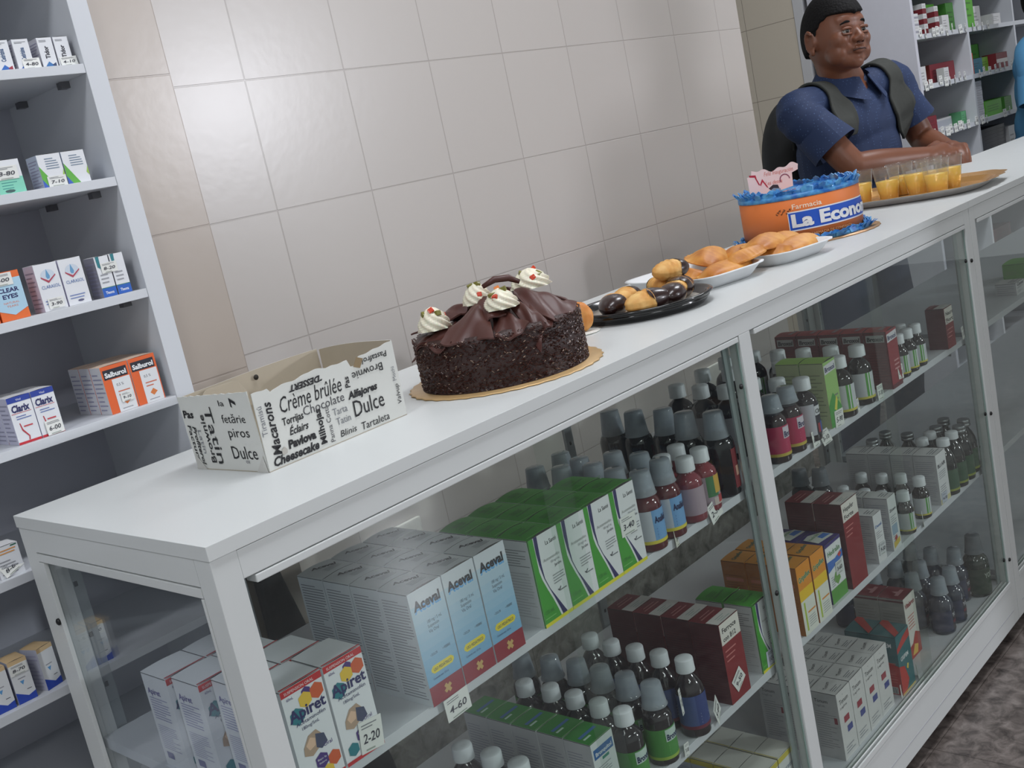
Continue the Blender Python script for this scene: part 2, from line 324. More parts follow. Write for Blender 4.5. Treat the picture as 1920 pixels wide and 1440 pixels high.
NAVY = cm(32, 34, 92); WH = cm(226, 228, 230); DIM = cm(150, 152, 158); DARK = cm(40, 42, 56)
def c_pain_relief():      # white carton with hexagons
    c = Carton(.0505, .0538, .112, (226, 228, 232)); f = c.front; w, h = c.w, c.h
    red = cm(190, 34, 40); tl = cm(30, 120, 132); ye = cm(228, 190, 60); org = cm(208, 92, 48); pu = cm(70, 45, 120)
    hexa = lambda u, v, r, m: f.poly([(u+r*math.cos(PI/6+k*PI/3), v+r*math.sin(PI/6+k*PI/3)) for k in range(6)], m)
    f.rect(0, h-.0075, w, h-.0003, red); f.text('SUSPENSION ORAL', .004, h-.0058, .0042, WH, w=.036)
    hexa(.0285, .0985, .0062, pu); hexa(.0255, .092, .0085, ye); hexa(.0405, .0945, .0088, org); hexa(.0125, .080, .0092, tl)
    f.text('60mL', .005, h-.0125, .0042, pu, w=.008)
    f.text('Apiret', .0035, .0765, .0165, NAVY, bold=.028, w=.044); f.text('Acetaminof\u00e9n', .0085, .070, .0058, NAVY, w=.036); f.text('180mg/5mL', .013, .0640, .005, NAVY, w=.022)
    f.poly([(.010, .046), (.018, .056), (.028, .058), (.034, .050), (.030, .040), (.018, .034), (.009, .038)], cm(176, 150, 128)); f.poly([(.013, .047), (.0195, .0535), (.025, .050), (.0235, .043), (.016, .041)], cm(222, 186, 158))
    f.poly([(.026, .054), (.036, .050), (.038, .040), (.030, .036), (.024, .040)], cm(64, 72, 100)); f.text('Oral', .032, .036, .006, pu, w=.011)
    hexa(.0265, .0245, .0085, pu); hexa(.041, .020, .0082, org); hexa(.031, .0105, .0075, ye); hexa(.012, .014, .0075, tl)
    f.text('Bajo la', .021, .0255, .003, WH, w=.011); f.text('fiebre', .022, .0215, .003, WH, w=.009); f.rect(0, 0, w, .004, red)
    l = c.left; l.text('Apiret', .006, .088, .010, cm(92, 84, 150), bold=.02, w=.026); l.lines(.006, .058, .044, .086, 9, cm(150, 150, 190)); l.lines(.006, .022, .044, .052, 12, cm(168, 168, 196)); l.rect(.008, .010, .022, .018, cm(120, 120, 160))
    t = c.top; t.rect(0, 0, w, .0022, red); return c.mb
def c_syrup_blue(tagged=False):     # tall white and light blue carton, dark red foot
    c = Carton(.0515, .0500, .134, (200, 206, 212), top=(196, 199, 202), flap=.0022); f = c.front; w, h = c.w, c.h
    for k in range(9):
        t_ = k/8.; f.poly([(0, .0225+k*.0105), (w, .0225+k*.0105), (w, .0225+(k+1)*.0105), (0, .0225+(k+1)*.0105)], cm(int(116+62*t_), int(168+30*t_), int(202+8*t_)), 1)
    f.rect(0, 0, w, .0225, cm(138, 26, 42)); f.text('Aceval', .0055, .1085, .0150, cm(92, 160, 212), bold=.03, w=.0395, shear=.0); f.text('Aceval', .0055, .1115, .0150, INK, bold=.045, w=.0395)
    for v, s_, ww in ((.092, '180 mg / 5 mL', .023), (.0865, 'Suspensi\u00f3n', .017), (.0805, 'V\u00eda Oral', .015)): f.text(s_, .018, v, .0055, DARK, w=ww)
    f.text('\u2022 DOLOR', .012, .055, .0042, DARK, w=.011); f.text('\u2022 FIEBRE', .031, .055, .0042, DARK, w=.012)
    f.poly([(.0085, .038), (.012, .035), (.040, .035), (.0435, .038), (.0435, .041), (.040, .044), (.012, .044), (.0085, .041)], cm(222, 204, 40)); f.text('USO PEDI\u00c1TRICO', .012, .0375, .0048, DARK, bold=.02, w=.028)
    f.text('Contenido neto: 120 mL', .0085, .0285, .0035, NAVY, w=.024)
    for a in (0, PI/2): f.poly([(.026+.006*math.cos(a+.6)-.0022*math.sin(a+.6), .0115+.006*math.sin(a+.6)+.0022*math.cos(a+.6)), (.026-.006*math.cos(a+.6)-.0022*math.sin(a+.6), .0115-.006*math.sin(a+.6)+.0022*math.cos(a+.6)), (.026-.006*math.cos(a+.6)+.0022*math.sin(a+.6), .0115-.006*math.sin(a+.6)-.0022*math.cos(a+.6)), (.026+.006*math.cos(a+.6)+.0022*math.sin(a+.6), .0115+.006*math.sin(a+.6)-.0022*math.cos(a+.6))], cm(196, 160, 96))
    l = c.left; l.lines(.004, .008, .046, .126, 34, cm(104, 106, 118), .3); t = c.top; t.text('Aceval', .012, .034, .012, INK, bold=.04, w=.030, rot=-.5); t.lines(.018, .010, .040, .022, 4, GREY)
    return c.mb
def c_green_syrup(tall=True):
    h = .115
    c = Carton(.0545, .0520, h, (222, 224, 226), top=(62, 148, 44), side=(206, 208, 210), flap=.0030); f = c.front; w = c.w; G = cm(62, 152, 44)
    f.rect(0, .0045, .0085, h, G); pts = [(.0085, h), (.0078, .095), (.0092, .078), (.0130, .060), (.0190, .044), (.0250, .030), (.0300, .016), (.0335, .0045)]
    f.poly([(0, .0045)]+[(u-.0022, v) for u, v in pts[::-1]]+[(0, h)], G)
    pu = [(.0100, h), (.0095, .095), (.0110, .078), (.0146, .060), (.0204, .044), (.0262, .030), (.0312, .016), (.0348, .0045)]
    th = [.0062, .0058, .0036, .0012, .001, .0030, .0056, .0085]
    f.poly(pu+[(u+t_, v) for (u, v), t_ in list(zip(pu, th))[::-1]], cm(38, 32, 92))
    f.text('La Sant\u00e9', .0285, .0985, .0080, INK, w=.021); f.text('Acetaminof\u00e9n', .0195, .079, .0058, cm(150, 152, 150), w=.030); f.text('150 mg/5 mL', .031, .0735, .0045, GREY, w=.018); f.text('Jarabe', .0375, .0670, .0055, DARK, w=.013)
    f.lines(.030, .046, .052, .060, 4, cm(140, 142, 146)); f.text('\u2713', .0335, .034, .009, DARK, bold=.03); f.lines(.037, .034, .052, .0385, 1, cm(120, 122, 126))
    f.text('120 mL', .003, .016, .007, cm(44, 118, 36), bold=.02, w=.018); f.rect(.002, .010, .022, .011, cm(120, 186, 100)); f.rect(0, 0, w, .0045, cm(222, 214, 46))
    l = c.left; l.lines(.004, .080, .046, .104, 7, cm(130, 132, 134), .3); l.lines(.004, .012, .046, .074, 16, cm(176, 178, 180), .25); l.rect(.0495, 0, .0514, h, G)
    t = c.top; t.text('Acetaminof\u00e9n', .006, .016, .007, cm(30, 66, 26), w=.034, rot=.12); t.lines(.008, .026, .030, .038, 3, cm(40, 96, 30)); t.rect(0, 0, w, .0012, cm(120, 190, 100))
    return c.mb
def c_greentop():
    c = Carton(.0465, .0465, .118, (214, 216, 218), top=(50, 132, 52), side=(182, 182, 186), flap=.0006); f = c.front; w, h = c.w, c.h; B_ = cm(40, 96, 158)
    f.poly([(.003, .094), (.043, .094), (.043, .108), (.003, .108)], B_); f.text('Bronquitol', .006, .0975, .0075, WH, w=.034, bold=.02); f.rect(.018, .088, .032, .092, cm(30, 130, 110)); f.lines(.008, .070, .036, .084, 4, DIM)
    f.poly([(0, 0), (w, 0), (w, .050), (.02, .060), (0, .042)], cm(52, 150, 84)); f.poly([(.012, .030), (.026, .040), (.034, .028), (.024, .016)], cm(226, 168, 150))
    l = c.left; l.lines(.004, .012, .042, .104, 22, cm(140, 140, 152), .28)
    t = c.top; t.rect(.006, .013, .020, .0165, cm(186, 214, 196)); t.rect(.006, .020, .040, .0255, cm(62, 110, 164)); t.rect(0, 0, w, .001, cm(150, 196, 140)); return c.mb
def c_iron(name='Ferroce', sub='con B12', hh=.131, w=.056, d=.0525):
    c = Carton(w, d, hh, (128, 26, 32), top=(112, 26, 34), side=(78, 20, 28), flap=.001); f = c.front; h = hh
    f.rect(.0008, h-.034, c.w-.0006, h-.0005, cm(220, 216, 208)); f.text(name, .006, h-.0165, .0115, INK, bold=.025, w=.040); f.text(sub, .006, h-.0300, .0105, INK, bold=.025, w=.036)
    for k, v in enumerate((.045, .053, .061)): f.rect(.006, h-v-.002, .036-.004*k, h-v, cm(196, 120, 116))
    l = c.left; l.lines(.004, .014, .048, h-.020, 24, cm(96, 34, 42), .22); t = c.top; t.rect(0, 0, c.w, .022, cm(196, 192, 188)); t.rect(.006, .032, .044, .0345, cm(170, 110, 108)); t.rect(.012, .039, .040, .041, cm(170, 110, 108)); t.lines(.014, .004, .040, .018, 3, cm(150, 160, 156)); return c.mb
def c_orange():
    c = Carton(.0470, .0470, .122, (214, 140, 44), top=(206, 138, 46), side=(176, 108, 40)); f = c.front; w, h = c.w, c.h; G = cm(50, 92, 62)
    f.rect(0, h-.050, w, h, cm(222, 142, 38)); f.rect(0, h-.062, w, h-.043, cm(232, 192, 34)); f.rect(0, 0, w, h-.062, cm(220, 222, 212))
    f.text('Gripaflex', .004, h-.030, .0125, cm(176, 200, 150), bold=.06, w=.040, rot=.1); f.text('Gripaflex', .004, h-.030, .0125, G, bold=.02, w=.040, rot=.1)
    f.rect(.008, .006, .013, .056, cm(170, 190, 60)); f.rect(.018, .034, .044, .037, cm(216, 140, 60)); f.lines(.018, .010, .042, .030, 5, cm(160, 164, 166)); l = c.left; l.lines(.005, .012, .041, .100, 20, cm(140, 84, 34), .24); l.rect(.006, .086, .040, .092, cm(200, 120, 90))
    t = c.top; t.text('Gripaflex', .005, .020, .011, cm(86, 106, 78), bold=.03, w=.038, rot=.15); return c.mb
def c_honey():
    c = Carton(.0590, .0540, .110, (222, 226, 226), top=(60, 50, 118), side=(60, 50, 118), flap=.0025); f = c.front; w, h = c.w, c.h
    f.rect(0, h-.006, w, h, cm(60, 50, 118)); f.text('Hedralin', .006, h-.024, .013, cm(90, 140, 90), bold=.02, w=.046); f.poly([(0, .058), (w, .070), (w, .084), (.03, .076), (0, .078)], cm(60, 110, 190)); f.poly([(.040, .078), (.050, .082), (.054, .076), (.046, .072)], cm(200, 70, 60))
    f.rect(0, 0, w, .026, cm(84, 150, 60)); f.poly([(.014, .040), (.024, .052), (.036, .050), (.040, .036), (.028, .028)], cm(110, 160, 80)); f.lines(.006, .030, .020, .050, 5, DIM)
    t = c.top; t.poly([(.004, .012), (.050, .006), (.054, .030), (.030, .046), (.010, .044)], cm(208, 214, 206)); t.poly([(.026, .016), (.050, .012), (.050, .026), (.030, .028)], cm(62, 120, 200)); t.text('Hedralin', .010, .030, .010, cm(100, 150, 100), bold=.02, w=.034); return c.mb
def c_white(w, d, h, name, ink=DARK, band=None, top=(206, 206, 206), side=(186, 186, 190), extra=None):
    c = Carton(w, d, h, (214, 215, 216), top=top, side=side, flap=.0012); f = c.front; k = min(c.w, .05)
    f.text(name, c.w*.10, h*.72, k*.22, ink, bold=.02, w=c.w*.78); f.lines(c.w*.12, h*.50, c.w*.8, h*.66, 4, DIM); f.lines(c.w*.12, h*.16, c.w*.7, h*.38, 5, DIM)
    if band: f.rect(0, 0, c.w, h*.10, cm(*band))
    if extra: extra(c, f)
    l = c.left; l.lines(.004, h*.08, d-.005, h*.9, max(5, int(h/.0052)), cm(150, 150, 158), .26); t = c.top; t.lines(.006, .008, c.w-.006, .024, 3, GREY); return c.mb
def c_sedative():
    c = Carton(.0510, .0510, .128, (208, 207, 206), top=(206, 205, 204), side=(190, 189, 190), flap=.001); f = c.front; h = c.h
    f.text('Tonum', .007, h-.024, .0125, INK, w=.032); f.text('5 mg/5 mL', .007, h-.033, .0058, INK, w=.026); f.text('+', .020, h-.011, .006, GREY)
    f.rect(.015, h-.062, .034, h-.050, cm(150, 40, 58)); f.rect(.022, h-.083, .041, h-.071, cm(58, 70, 140)); f.lines(.008, .010, .040, .026, 3, DIM)
    l = c.left; l.text('Tonum', .006, h-.020, .0095, INK, w=.026); l.text('5 mg/5 mL', .006, h-.028, .0058, GREY, w=.020); l.lines(.006, .020, .044, h-.034, 16, cm(150, 149, 152), .25); l.rect(.040, h-.058, .046, h-.046, cm(140, 46, 60))
    t = c.top; t.text('Tonum', .010, .022, .010, INK, w=.026, rot=.3); t.lines(.008, .006, .036, .018, 3, GREY); t.rect(0, 0, c.w, .0006, GREY); return c.mb
def c_yellowband():
    c = Carton(.0500, .0440, .131, (206, 208, 206), top=(210, 209, 202), side=(168, 174, 188), flap=.0008); f = c.front; h = c.h; Y = cm(196, 182, 70)
    f.rect(0, h-.010, c.w, h-.001, Y); f.text('Loratin', .006, h-.030, .011, cm(60, 90, 120), w=.036); f.lines(.008, .03, .04, .09, 8, DIM); l = c.left; l.rect(0, h-.010, .0434, h-.001, Y); l.lines(.004, .010, .040, h-.016, 26, cm(128, 138, 164), .25); t = c.top; t.rect(0, 0, .0016, .0434, Y); return c.mb
def c_coldmix():
    c = Carton(.0590, .0510, .121, (40, 104, 110), top=(60, 104, 108), side=(44, 98, 104), flap=.002); f = c.front; h = c.h; R_ = cm(186, 52, 44)
    f.poly([(0, 0), (.018, 0), (.034, .020), (.022, .052), (0, .060)], R_); f.poly([(.030, .110), (c.w, .116), (c.w, .100), (.02, .092), (0, .086), (0, .096)], R_); f.text('GRIPEM', .010, .066, .012, WH, bold=.02, w=.034)
    f.poly([(.030, .044), (.034, .052), (.040, .050), (.036, .040)], cm(226, 196, 70)); f.rect(0, 0, c.w, .003, cm(214, 184, 60)); l = c.left; l.poly([(.0, .0), (.050, 0), (.050, .060), (.0, .078)], cm(172, 40, 36)); l.text('GRIPEM', .006, .098, .012, WH, bold=.02, w=.034); l.lines(.006, .020, .044, .070, 9, cm(196, 90, 80), .3); l.rect(.022, .002, .042, .016, cm(210, 210, 208))
    for k in range(7): l.rect(.024+k*.0025, .003, .0252+k*.0025, .015, DARK)
    t = c.top; t.poly([(0, 0), (.018, 0), (c.w, .038), (c.w, .050), (.044, .050)], cm(176, 60, 52)); return c.mb
def c_vitamin():
    c = Carton(.0540, .0530, .133, (212, 208, 200), top=(124, 28, 40), side=(170, 164, 160), flap=.002); f = c.front; h = c.h
    f.text('Vitabron', .005, h-.024, .014, cm(140, 36, 44), bold=.035, w=.043); f.lines(.010, .062, .040, .094, 5, cm(190, 120, 110)); f.poly([(.0, 0), (c.w, 0), (c.w, .040), (.034, .050), (.018, .030), (0, .026)], cm(168, 52, 40)); f.poly([(.010, .006), (.034, .004), (.040, .020), (.024, .026)], cm(216, 176, 80))
    l = c.left; l.rect(0, h-.008, .0524, h-.004, cm(104, 36, 44)); l.lines(.006, .014, .046, h-.016, 16, cm(150, 144, 140), .25); t = c.top; t.poly([(.010, .014), (.040, .014), (.040, .022), (.030, .022), (.026, .034), (.020, .022), (.010, .022)], cm(186, 130, 132)); return c.mb
def c_expectorant(body, top, side, name='Broxol', w=.0455, d=.0455, h=.112, light=False):
    c = Carton(w, d, h, body, top=top, side=side, flap=.0028); f = c.front; lab = cm(206, 206, 210)
    f.poly([(.001, h-.022), (w-.002, h-.020), (w-.002, h-.004), (.001, h-.006)], lab); f.text(name, .0035, h-.018, .0115, cm(30, 36, 84), bold=.04, w=w*.80)
    for k in range(3): f.rect(w*.42, h*.44-k*.008, w*.86, h*.44-k*.008+.003, cm(196, 140, 140) if not light else cm(120, 130, 110))
    if light: f.poly([(0, .0), (w, 0), (w, .030), (.020, .060), (0, .040)], cm(70, 150, 66)); f.poly([(.018, .03), (.030, .052), (.034, .044), (.026, .026)], cm(214, 206, 80))
    else: f.rect(0, 0, w-.001, .008, cm(96, 34, 44))
    l = c.left
    if not light: l.rect(.004, h-.020, .040, h-.006, cm(186, 184, 184)); l.text(name, .0055, h-.0175, .0110, INK, bold=.045, w=.033, shear=.1); l.lines(.006, .012, .040, h-.028, 14, cm(min(255, side[0]+26), side[1]+16, side[2]+16), .2)
    else: l.lines(.006, .016, .040, h-.016, 13, cm(126, 134, 106), .22)
    t = c.top
    if not light: t.rect(.006, .010, .036, .018, cm(150, 128, 130))
    return c.mb

def card(parent, loc, w, h, price, rz=0, tilt=-.15, roll=0, col=PAPER, label=None, cat=None, group=None, ink=DARK):
    mb = MB(); mb.box((0, 0, 0), (w, .0005, h), col); f = Face(mb, (0, 0, 0), (1, 0, 0), (0, 0, 1), .0003)
    f.text(price, w*.12, h*.30, h*.42, ink, shear=.15, bold=.012, w=w*.74); f.lines(w*.1, h*.76, w*.85, h*.95, 2, GREY, .35); f.lines(w*.2, h*.06, w*.8, h*.18, 1, cm(150, 160, 150), .4)
    o = mb.build('price_tag', parent, loc, (tilt, roll, rz))
    if label: tag(o, label, cat or 'price tag', group)
    return o
def place(mb_or_proto, name, x, y, z, label, cat, group, rz=0):
    if isinstance(mb_or_proto, bpy.types.Object):
        o = copy_tree(mb_or_proto)
    else: o = mb_or_proto.build(name)
    o.location = (x, y, z); o.rotation_euler = (0, 0, rz); tag(o, label, cat, group); return o
rj = random.Random(3)
def grid_of(design, name, xs, ys, z, desc, cat, group, colw=None, skip=(), jit=.0006):
    proto = None; out = {}
    for j, y in enumerate(ys):
        for i, x in enumerate(xs):
            if (i, j) in skip: continue
            cols = {1: [''], 2: [', left one', ', right one'], 3: [', left', ', middle', ', right'], 4: [', leftmost', ', second from left', ', third from left', ', rightmost']}.get(len(xs), [', number %d from left' % (k+1) for k in range(9)])
            lab = '%s, %s row%s' % (desc, ROW[j], cols[i]) if len(ys) > 1 else desc+cols[i]
            if len(lab.split()) > 16: print('LONG', len(lab.split()), lab)
            p = place(proto or design(), name, x+rj.uniform(-jit, jit), y+rj.uniform(0, jit), z, lab, cat, group, rj.uniform(-.008, .008))
            proto = proto or p; out[(i, j)] = p
    return out
Z1, Z2, Z3 = .7001, .4031, .1296
# --- upper shelf, left bay
g = grid_of(c_pain_relief, 'medicine_carton', [.0460, .0985], [.0240, .0785, .1330, .1875], Z1, 'white carton with coloured hexagons, top shelf', 'carton', 'hexagon cartons at the near end of the top shelf')
for (i, j), o in g.items(): o.location.x -= (0, .010, .026, .032)[j]
card(g[(1, 0)], (.019, -.0012, .003), .030, .034, '2-20', rz=0, tilt=.012, roll=.12)
g = grid_of(c_syrup_blue, 'medicine_carton', [.2230, .2755, .3280], [.0250, .0755, .1260, .1765], Z1, 'tall light blue carton with dark red foot', 'carton', 'light blue and white cartons on the top shelf')
card(g[(0, 0)], (.014, -.0016, -.027), .038, .027, '4-60', rz=0, tilt=.012, roll=-.03)
g = grid_of(c_green_syrup, 'medicine_carton', [.4190, .4735, .5280, .5825], [.0260, .0790, .1320], Z1, 'green and white swoosh carton, top shelf', 'carton', 'green and white cartons on the top shelf', skip=((3, 2),))
card(g[(3, 0)], (.010, -.0010, .048), .034, .027, '3-40', rz=0, tilt=.012, roll=.02)
# --- lower shelf, left bay
grid_of(c_greentop, 'medicine_carton', [.4500], [.0260, .0730, .1200, .1670, .2140], Z2, 'pale carton with dark green top', 'carton', 'green-topped cartons in a row on the lower shelf')
g = grid_of(c_iron, 'medicine_carton', [.7720], [.0285, .0815, .1345, .1875], Z2, 'dark red carton with white corner band, lower shelf', 'carton', 'dark red cartons in a row on the lower shelf')
card(g[(0, 0)], (.020, -.0012, .012), .030, .026, '9-50', tilt=.012, roll=-.55)
g = grid_of(c_green_syrup, 'medicine_carton', [.8710], [.0310, .0840], Z2, 'green and white carton beside dark red ones, lower shelf', 'carton', 'pair of green and white cartons on the lower shelf')
card(g[(0, 0)], (.014, -.0010, .004), .036, .026, '10-20', tilt=.012, roll=.05, col=cm(196, 200, 216))
# --- lower shelf, right bay
grid_of(c_orange, 'medicine_carton', [1.0060, 1.0560], [.0265, .0745, .1225], Z2, 'orange carton on the lower shelf behind middle post', 'carton', 'orange cartons on the lower shelf')
g = grid_of(c_honey, 'medicine_carton', [1.1260], [.0360, .0910], Z2, 'violet-topped white and green honey syrup carton', 'carton', 'violet-topped cartons on the lower shelf')
card(g[(0, 0)], (.026, -.0010, .044), .026, .024, '3-60', tilt=.012, roll=.02, col=cm(206, 210, 208))
grid_of(lambda: c_iron('Hepafer', 'Forte', .160, .0620, .0540), 'medicine_carton', [1.1920], [.0300, .0850], Z2, 'extra tall dark red tonic carton with cream corner band', 'carton', 'tall dark red tonic cartons on the lower shelf')
g = grid_of(lambda: c_white(.0350, .0500, .095, 'Dexal', cm(70, 110, 170)), 'medicine_carton', [1.3050], [.0310], Z2, 'narrow white and pale blue carton beside the tall dark red ones', 'carton', None)
card(g[(0, 0)], (.006, -.0010, .014), .026, .024, '9-50', tilt=.012, roll=.1, col=cm(200, 204, 206))
def zdots(c, f): f.poly([(.004, .004), (c.w-.004, .010), (c.w-.004, .020), (.004, .016)], cm(206, 178, 70)); f.poly([(.012, .016), (.022, .020), (.020, .028), (.010, .024)], cm(170, 60, 60)); f.rect(.004, .030, c.w-.008, .050, cm(150, 170, 190))
grid_of(lambda: c_white(.0360, .0480, .106, 'Zicam', DARK, extra=zdots), 'medicine_carton', [1.3660], [.0280, .0780], Z2, 'white carton with small yellow and red foot marks', 'carton', 'white cartons with coloured foot marks')
g = grid_of(lambda: c_white(.0520, .0480, .107, 'BLI AIR', DARK, band=(206, 200, 150), extra=lambda c, f: None), 'medicine_carton', [1.6080], [.0300, .0790, .1280, .1770], Z2, 'off-white carton at the far end of the lower shelf', 'carton', 'off-white cartons in a row on the lower shelf')
card(g[(0, 0)], (.004, -.0010, .002), .028, .022, '4-10', tilt=.012, roll=.1, col=cm(186, 192, 206))
# --- upper shelf, right bay
grid_of(lambda: c_expectorant((140, 44, 52), (168, 66, 66), (104, 22, 30)), 'medicine_carton', [1.4460], [.0210, .0680, .1150, .1620, .2090], Z1, 'dark red expectorant carton on the top shelf', 'carton', 'dark red expectorant cartons on the top shelf')
g = grid_of(lambda: c_expectorant((150, 190, 110), (160, 200, 96), (176, 186, 142), h=.118, light=True), 'medicine_carton', [1.2060], [.0290, .0760], Z1, 'pale green expectorant carton on the top shelf', 'carton', 'pale green expectorant cartons on the top shelf')
card(g[(0, 0)], (.012, -.0010, -.003), .032, .030, '5-90', tilt=.012, roll=.05)
g = grid_of(lambda: c_iron('Neuro', 'Fort', .086, .0440, .0400), 'medicine_carton', [1.7360], [.0260], Z1, 'single dark red carton standing alone on the top shelf by the far post', 'carton', None)
# --- bottom deck
g = grid_of(c_sedative, 'medicine_carton', [1.0740, 1.1260, 1.1780, 1.2300], [.0300, .0820, .1340], Z3, 'white carton with red and blue bars, bottom deck', 'carton', 'white cartons with red and blue bars on the bottom deck')
grid_of(c_yellowband, 'medicine_carton', [.8080, .8600], [.0260, .0710, .1160, .1610], Z3, 'pale carton with mustard edge band, bottom deck', 'carton', 'yellow-edged cartons on the bottom deck')
grid_of(c_coldmix, 'medicine_carton', [1.3120], [.0260, .0780], Z3, 'teal and red carton at the front of the bottom deck', 'carton', 'teal and red cartons on the bottom deck')
grid_of(c_vitamin, 'medicine_carton', [1.4440], [.0640, .1180], Z3, 'cream carton with dark red lid on the bottom deck', 'carton', 'dark red lidded cartons on the bottom deck')
grid_of(c_sedative, 'medicine_carton', [.6000, .6520, .7040], [.0400, .0920], Z3, 'plain white carton, near part of bottom deck', 'carton', 'white cartons at the near part of the bottom deck')
# loose price cards along the shelf edges
TG = 'loose price cards on the shelf edges'
for (x, y, z, wv, hv, pr, rz, roll, lab) in [
    (.704, .0245, .688, .030, .026, '3-80', .35, .12, 'cream price card 3-80 leaning on the second syrup bottle'),
    (.800, .0240, .684, .034, .030, '2-50', .05, -.25, 'white price card 2-50 in front of the pink syrup bottles'),
    (.925, .0240, .700, .018, .026, '6-10', .3, .2, 'small price card beside the big dark bottles at the middle post'),
    (1.125, .0240, .692, .028, .028, '6-10', .1, 0, 'white price card at the foot of the pink bottles'),
    (1.160, .0240, .684, .020, .026, '3-10', -.4, -.3, 'tilted price card right of the white-labelled dark bottle'),
    (1.300, .0240, .700, .020, .024, '1-10', .3, .1, 'small price card leaning on the first green-striped bottle'),
    (1.385, .0240, .696, .030, .028, '7-10', .1, .08, 'price card between the green-striped bottle and dark red cartons'),
    (1.472, .0195, .712, .028, .028, '5-90', .1, .15, 'price card stuck low on the dark red expectorant carton'),
    (1.790, .0150, .706, .022, .026, '12-10', .2, 0, 'price card in front of the lone dark red carton'),
    (.640, .0200, .460, .016, .036, '7-10', .5, .25, 'narrow tilted card on the green-labelled bottle'),
    (.724, .0240, .398, .030, .032, '5-60', .4, -.4, 'tilted pale card by the blue-labelled bottle'),
    (1.500, .0240, .398, .018, .030, '3-60', .4, .2, 'pale card behind the small green-striped bottle, lower shelf'),
    (1.745, .0240, .400, .020, .030, '7-10', .3, .1, 'grey price card at the far dark green bottles'),
    (1.300, .0240, .1296, .024, .026, '7-50', .3, .2, 'white price card 7-50 on the bottom deck beside the white cartons'),
    (1.374, .0200, .1296, .022, .030, '2-80', .5, .3, 'cream price card at the foot of the teal and red carton'),
    (.632, .0240, .398, .020, .018, '7-10', .3, .3, 'small price card on the shelf edge between the green-labelled bottles'),
    (1.830, .0240, .398, .016, .040, '8-10', .4, .1, 'lilac price card by the far end upright, lower shelf')]:
    card(None, (x, y, z), wv, hv, pr, rz=rz, tilt=-.06, roll=roll, label=lab, group=TG, col=cm(214, 214, 202) if 'cream' in lab else PAPER)
# a few things in the far counter
for i, (x, y, z) in enumerate(((2.20, .06, Z1-.02), (2.42, .08, Z1-.0))):
    pass
place(c_white(.060, .05, .030, 'Gasa', DARK), 'medicine_carton', 2.24, .05, Z1, 'small white box on the top shelf of the far counter', 'carton', None)
place(c_expectorant((96, 160, 60), (110, 180, 70), (90, 150, 60), h=.045, w=.09, d=.06, light=True), 'medicine_carton', 2.42, .08, Z1, 'flat green carton on the top shelf of the far counter', 'carton', None)

# ================================================================ SYRUP BOTTLES
def liquid(c, r=.12): return mat(c, r, spec=.6, kind='bottle_plastic', var=.05, coat=.3)
CAP = mat((214, 218, 222), .45, kind='cap_plastic'); CAPG = mat((150, 150, 158), .5, kind='cap_plastic')
CUP = clear('cup_plastic', (226, 230, 234), gloss=.03, milk=.50, milkcol=(216, 222, 228))
CUPD = clear('cup_plastic_grey', (190, 194, 198), gloss=.03, milk=.55, milkcol=(176, 182, 188))
CLEARNECK = clear('clear_neck', (206, 206, 212), gloss=.14, milk=.25, milkcol=(150, 152, 160))
AMBER = (26, 18, 20)
def bottle(R, Hs, H, liq, fill=None, lab=None, cap=CAP, capr=.0140, caph=.020, cup=None, foot=None, neckr=.0085, name='syrup_bottle', metal=False):
    """R body radius, Hs shoulder height, H full height with cap; lab(Wrap, band) draws the label"""
    t = bpy.data.objects.new(name, None); C.objects.link(t); t.empty_display_size = .02
    nz = H-caph-.001
    prof = [(0, 0), (R*.86, 0), (R*.97, .0015), (R, .004), (R, Hs-.002), (R*.985, Hs), (R*.90, Hs+(nz-Hs)*.30), (R*.68, Hs+(nz-Hs)*.62), (neckr*1.06, Hs+(nz-Hs)*.88), (neckr, nz), (neckr, nz+.004), (0, nz+.004)]
    mb = MB()
    if fill:
        k = [p for p in prof if p[1] <= fill]; up = [p for p in prof if p[1] > fill]; a, b = k[-1], up[0]; q = (a[0]+(b[0]-a[0])*(fill-a[1])/max(1e-6, b[1]-a[1]), fill)
        mb.lathe(k+[q], liquid(liq), 28); mb.lathe([(0, fill-.0004), q], liquid(liq), 28); mb.lathe([q]+up, CLEARNECK, 28)
    else: mb.lathe(prof, liquid(liq), 28)
    mb.build('bottle_body', t)
    if lab:
        z0, z1, draw = lab; mb = MB(); draw(mb, R, z0, z1); mb.build('paper_label', t)
    mb = MB(); cz = H-caph
    if metal: mb.lathe([(capr*.94, cz), (capr, cz+.001), (capr, cz+.005), (capr*.95, cz+.0056), (capr*.95, cz+.0066), (capr, cz+.0072), (capr, H-.002), (capr*.9, H-.0004), (capr*.8, H-.0004), (0, H-.0006)], cap, 24)
    else: mb.lathe([(capr, cz), (capr, cz+.004), (capr*.985, cz+.0045), (capr*.97, H-.002), (capr*.9, H-.0002), (capr*.3, H), (0, H)], cap, 40, rib=.025)
    mb.lathe([(0, cz), (capr, cz)], cap, 24); mb.build('cap', t)
    if cup:
        cm_, zc, top, ch = cup; mb = MB(); r0, r1 = capr*1.28, capr*1.02; zt = H+top; zb_ = zt-ch
        mb.lathe([(r0*1.06, zb_), (r0*1.05, zb_+.0012), (r0, zb_+.0016), ((r0+r1)/2, zb_+ch*.5), (r1, zt-.0012), (r1*.92, zt), (0, zt)], cm_, 28)
        mb.lathe([(r0*1.01, zb_), (r0*.96, zb_+.0016), (r1*.94, zt-.0014), (0, zt-.0012)], cm_, 28); mb.build('measuring_cup', t)
    return t
A_ = -PI/2
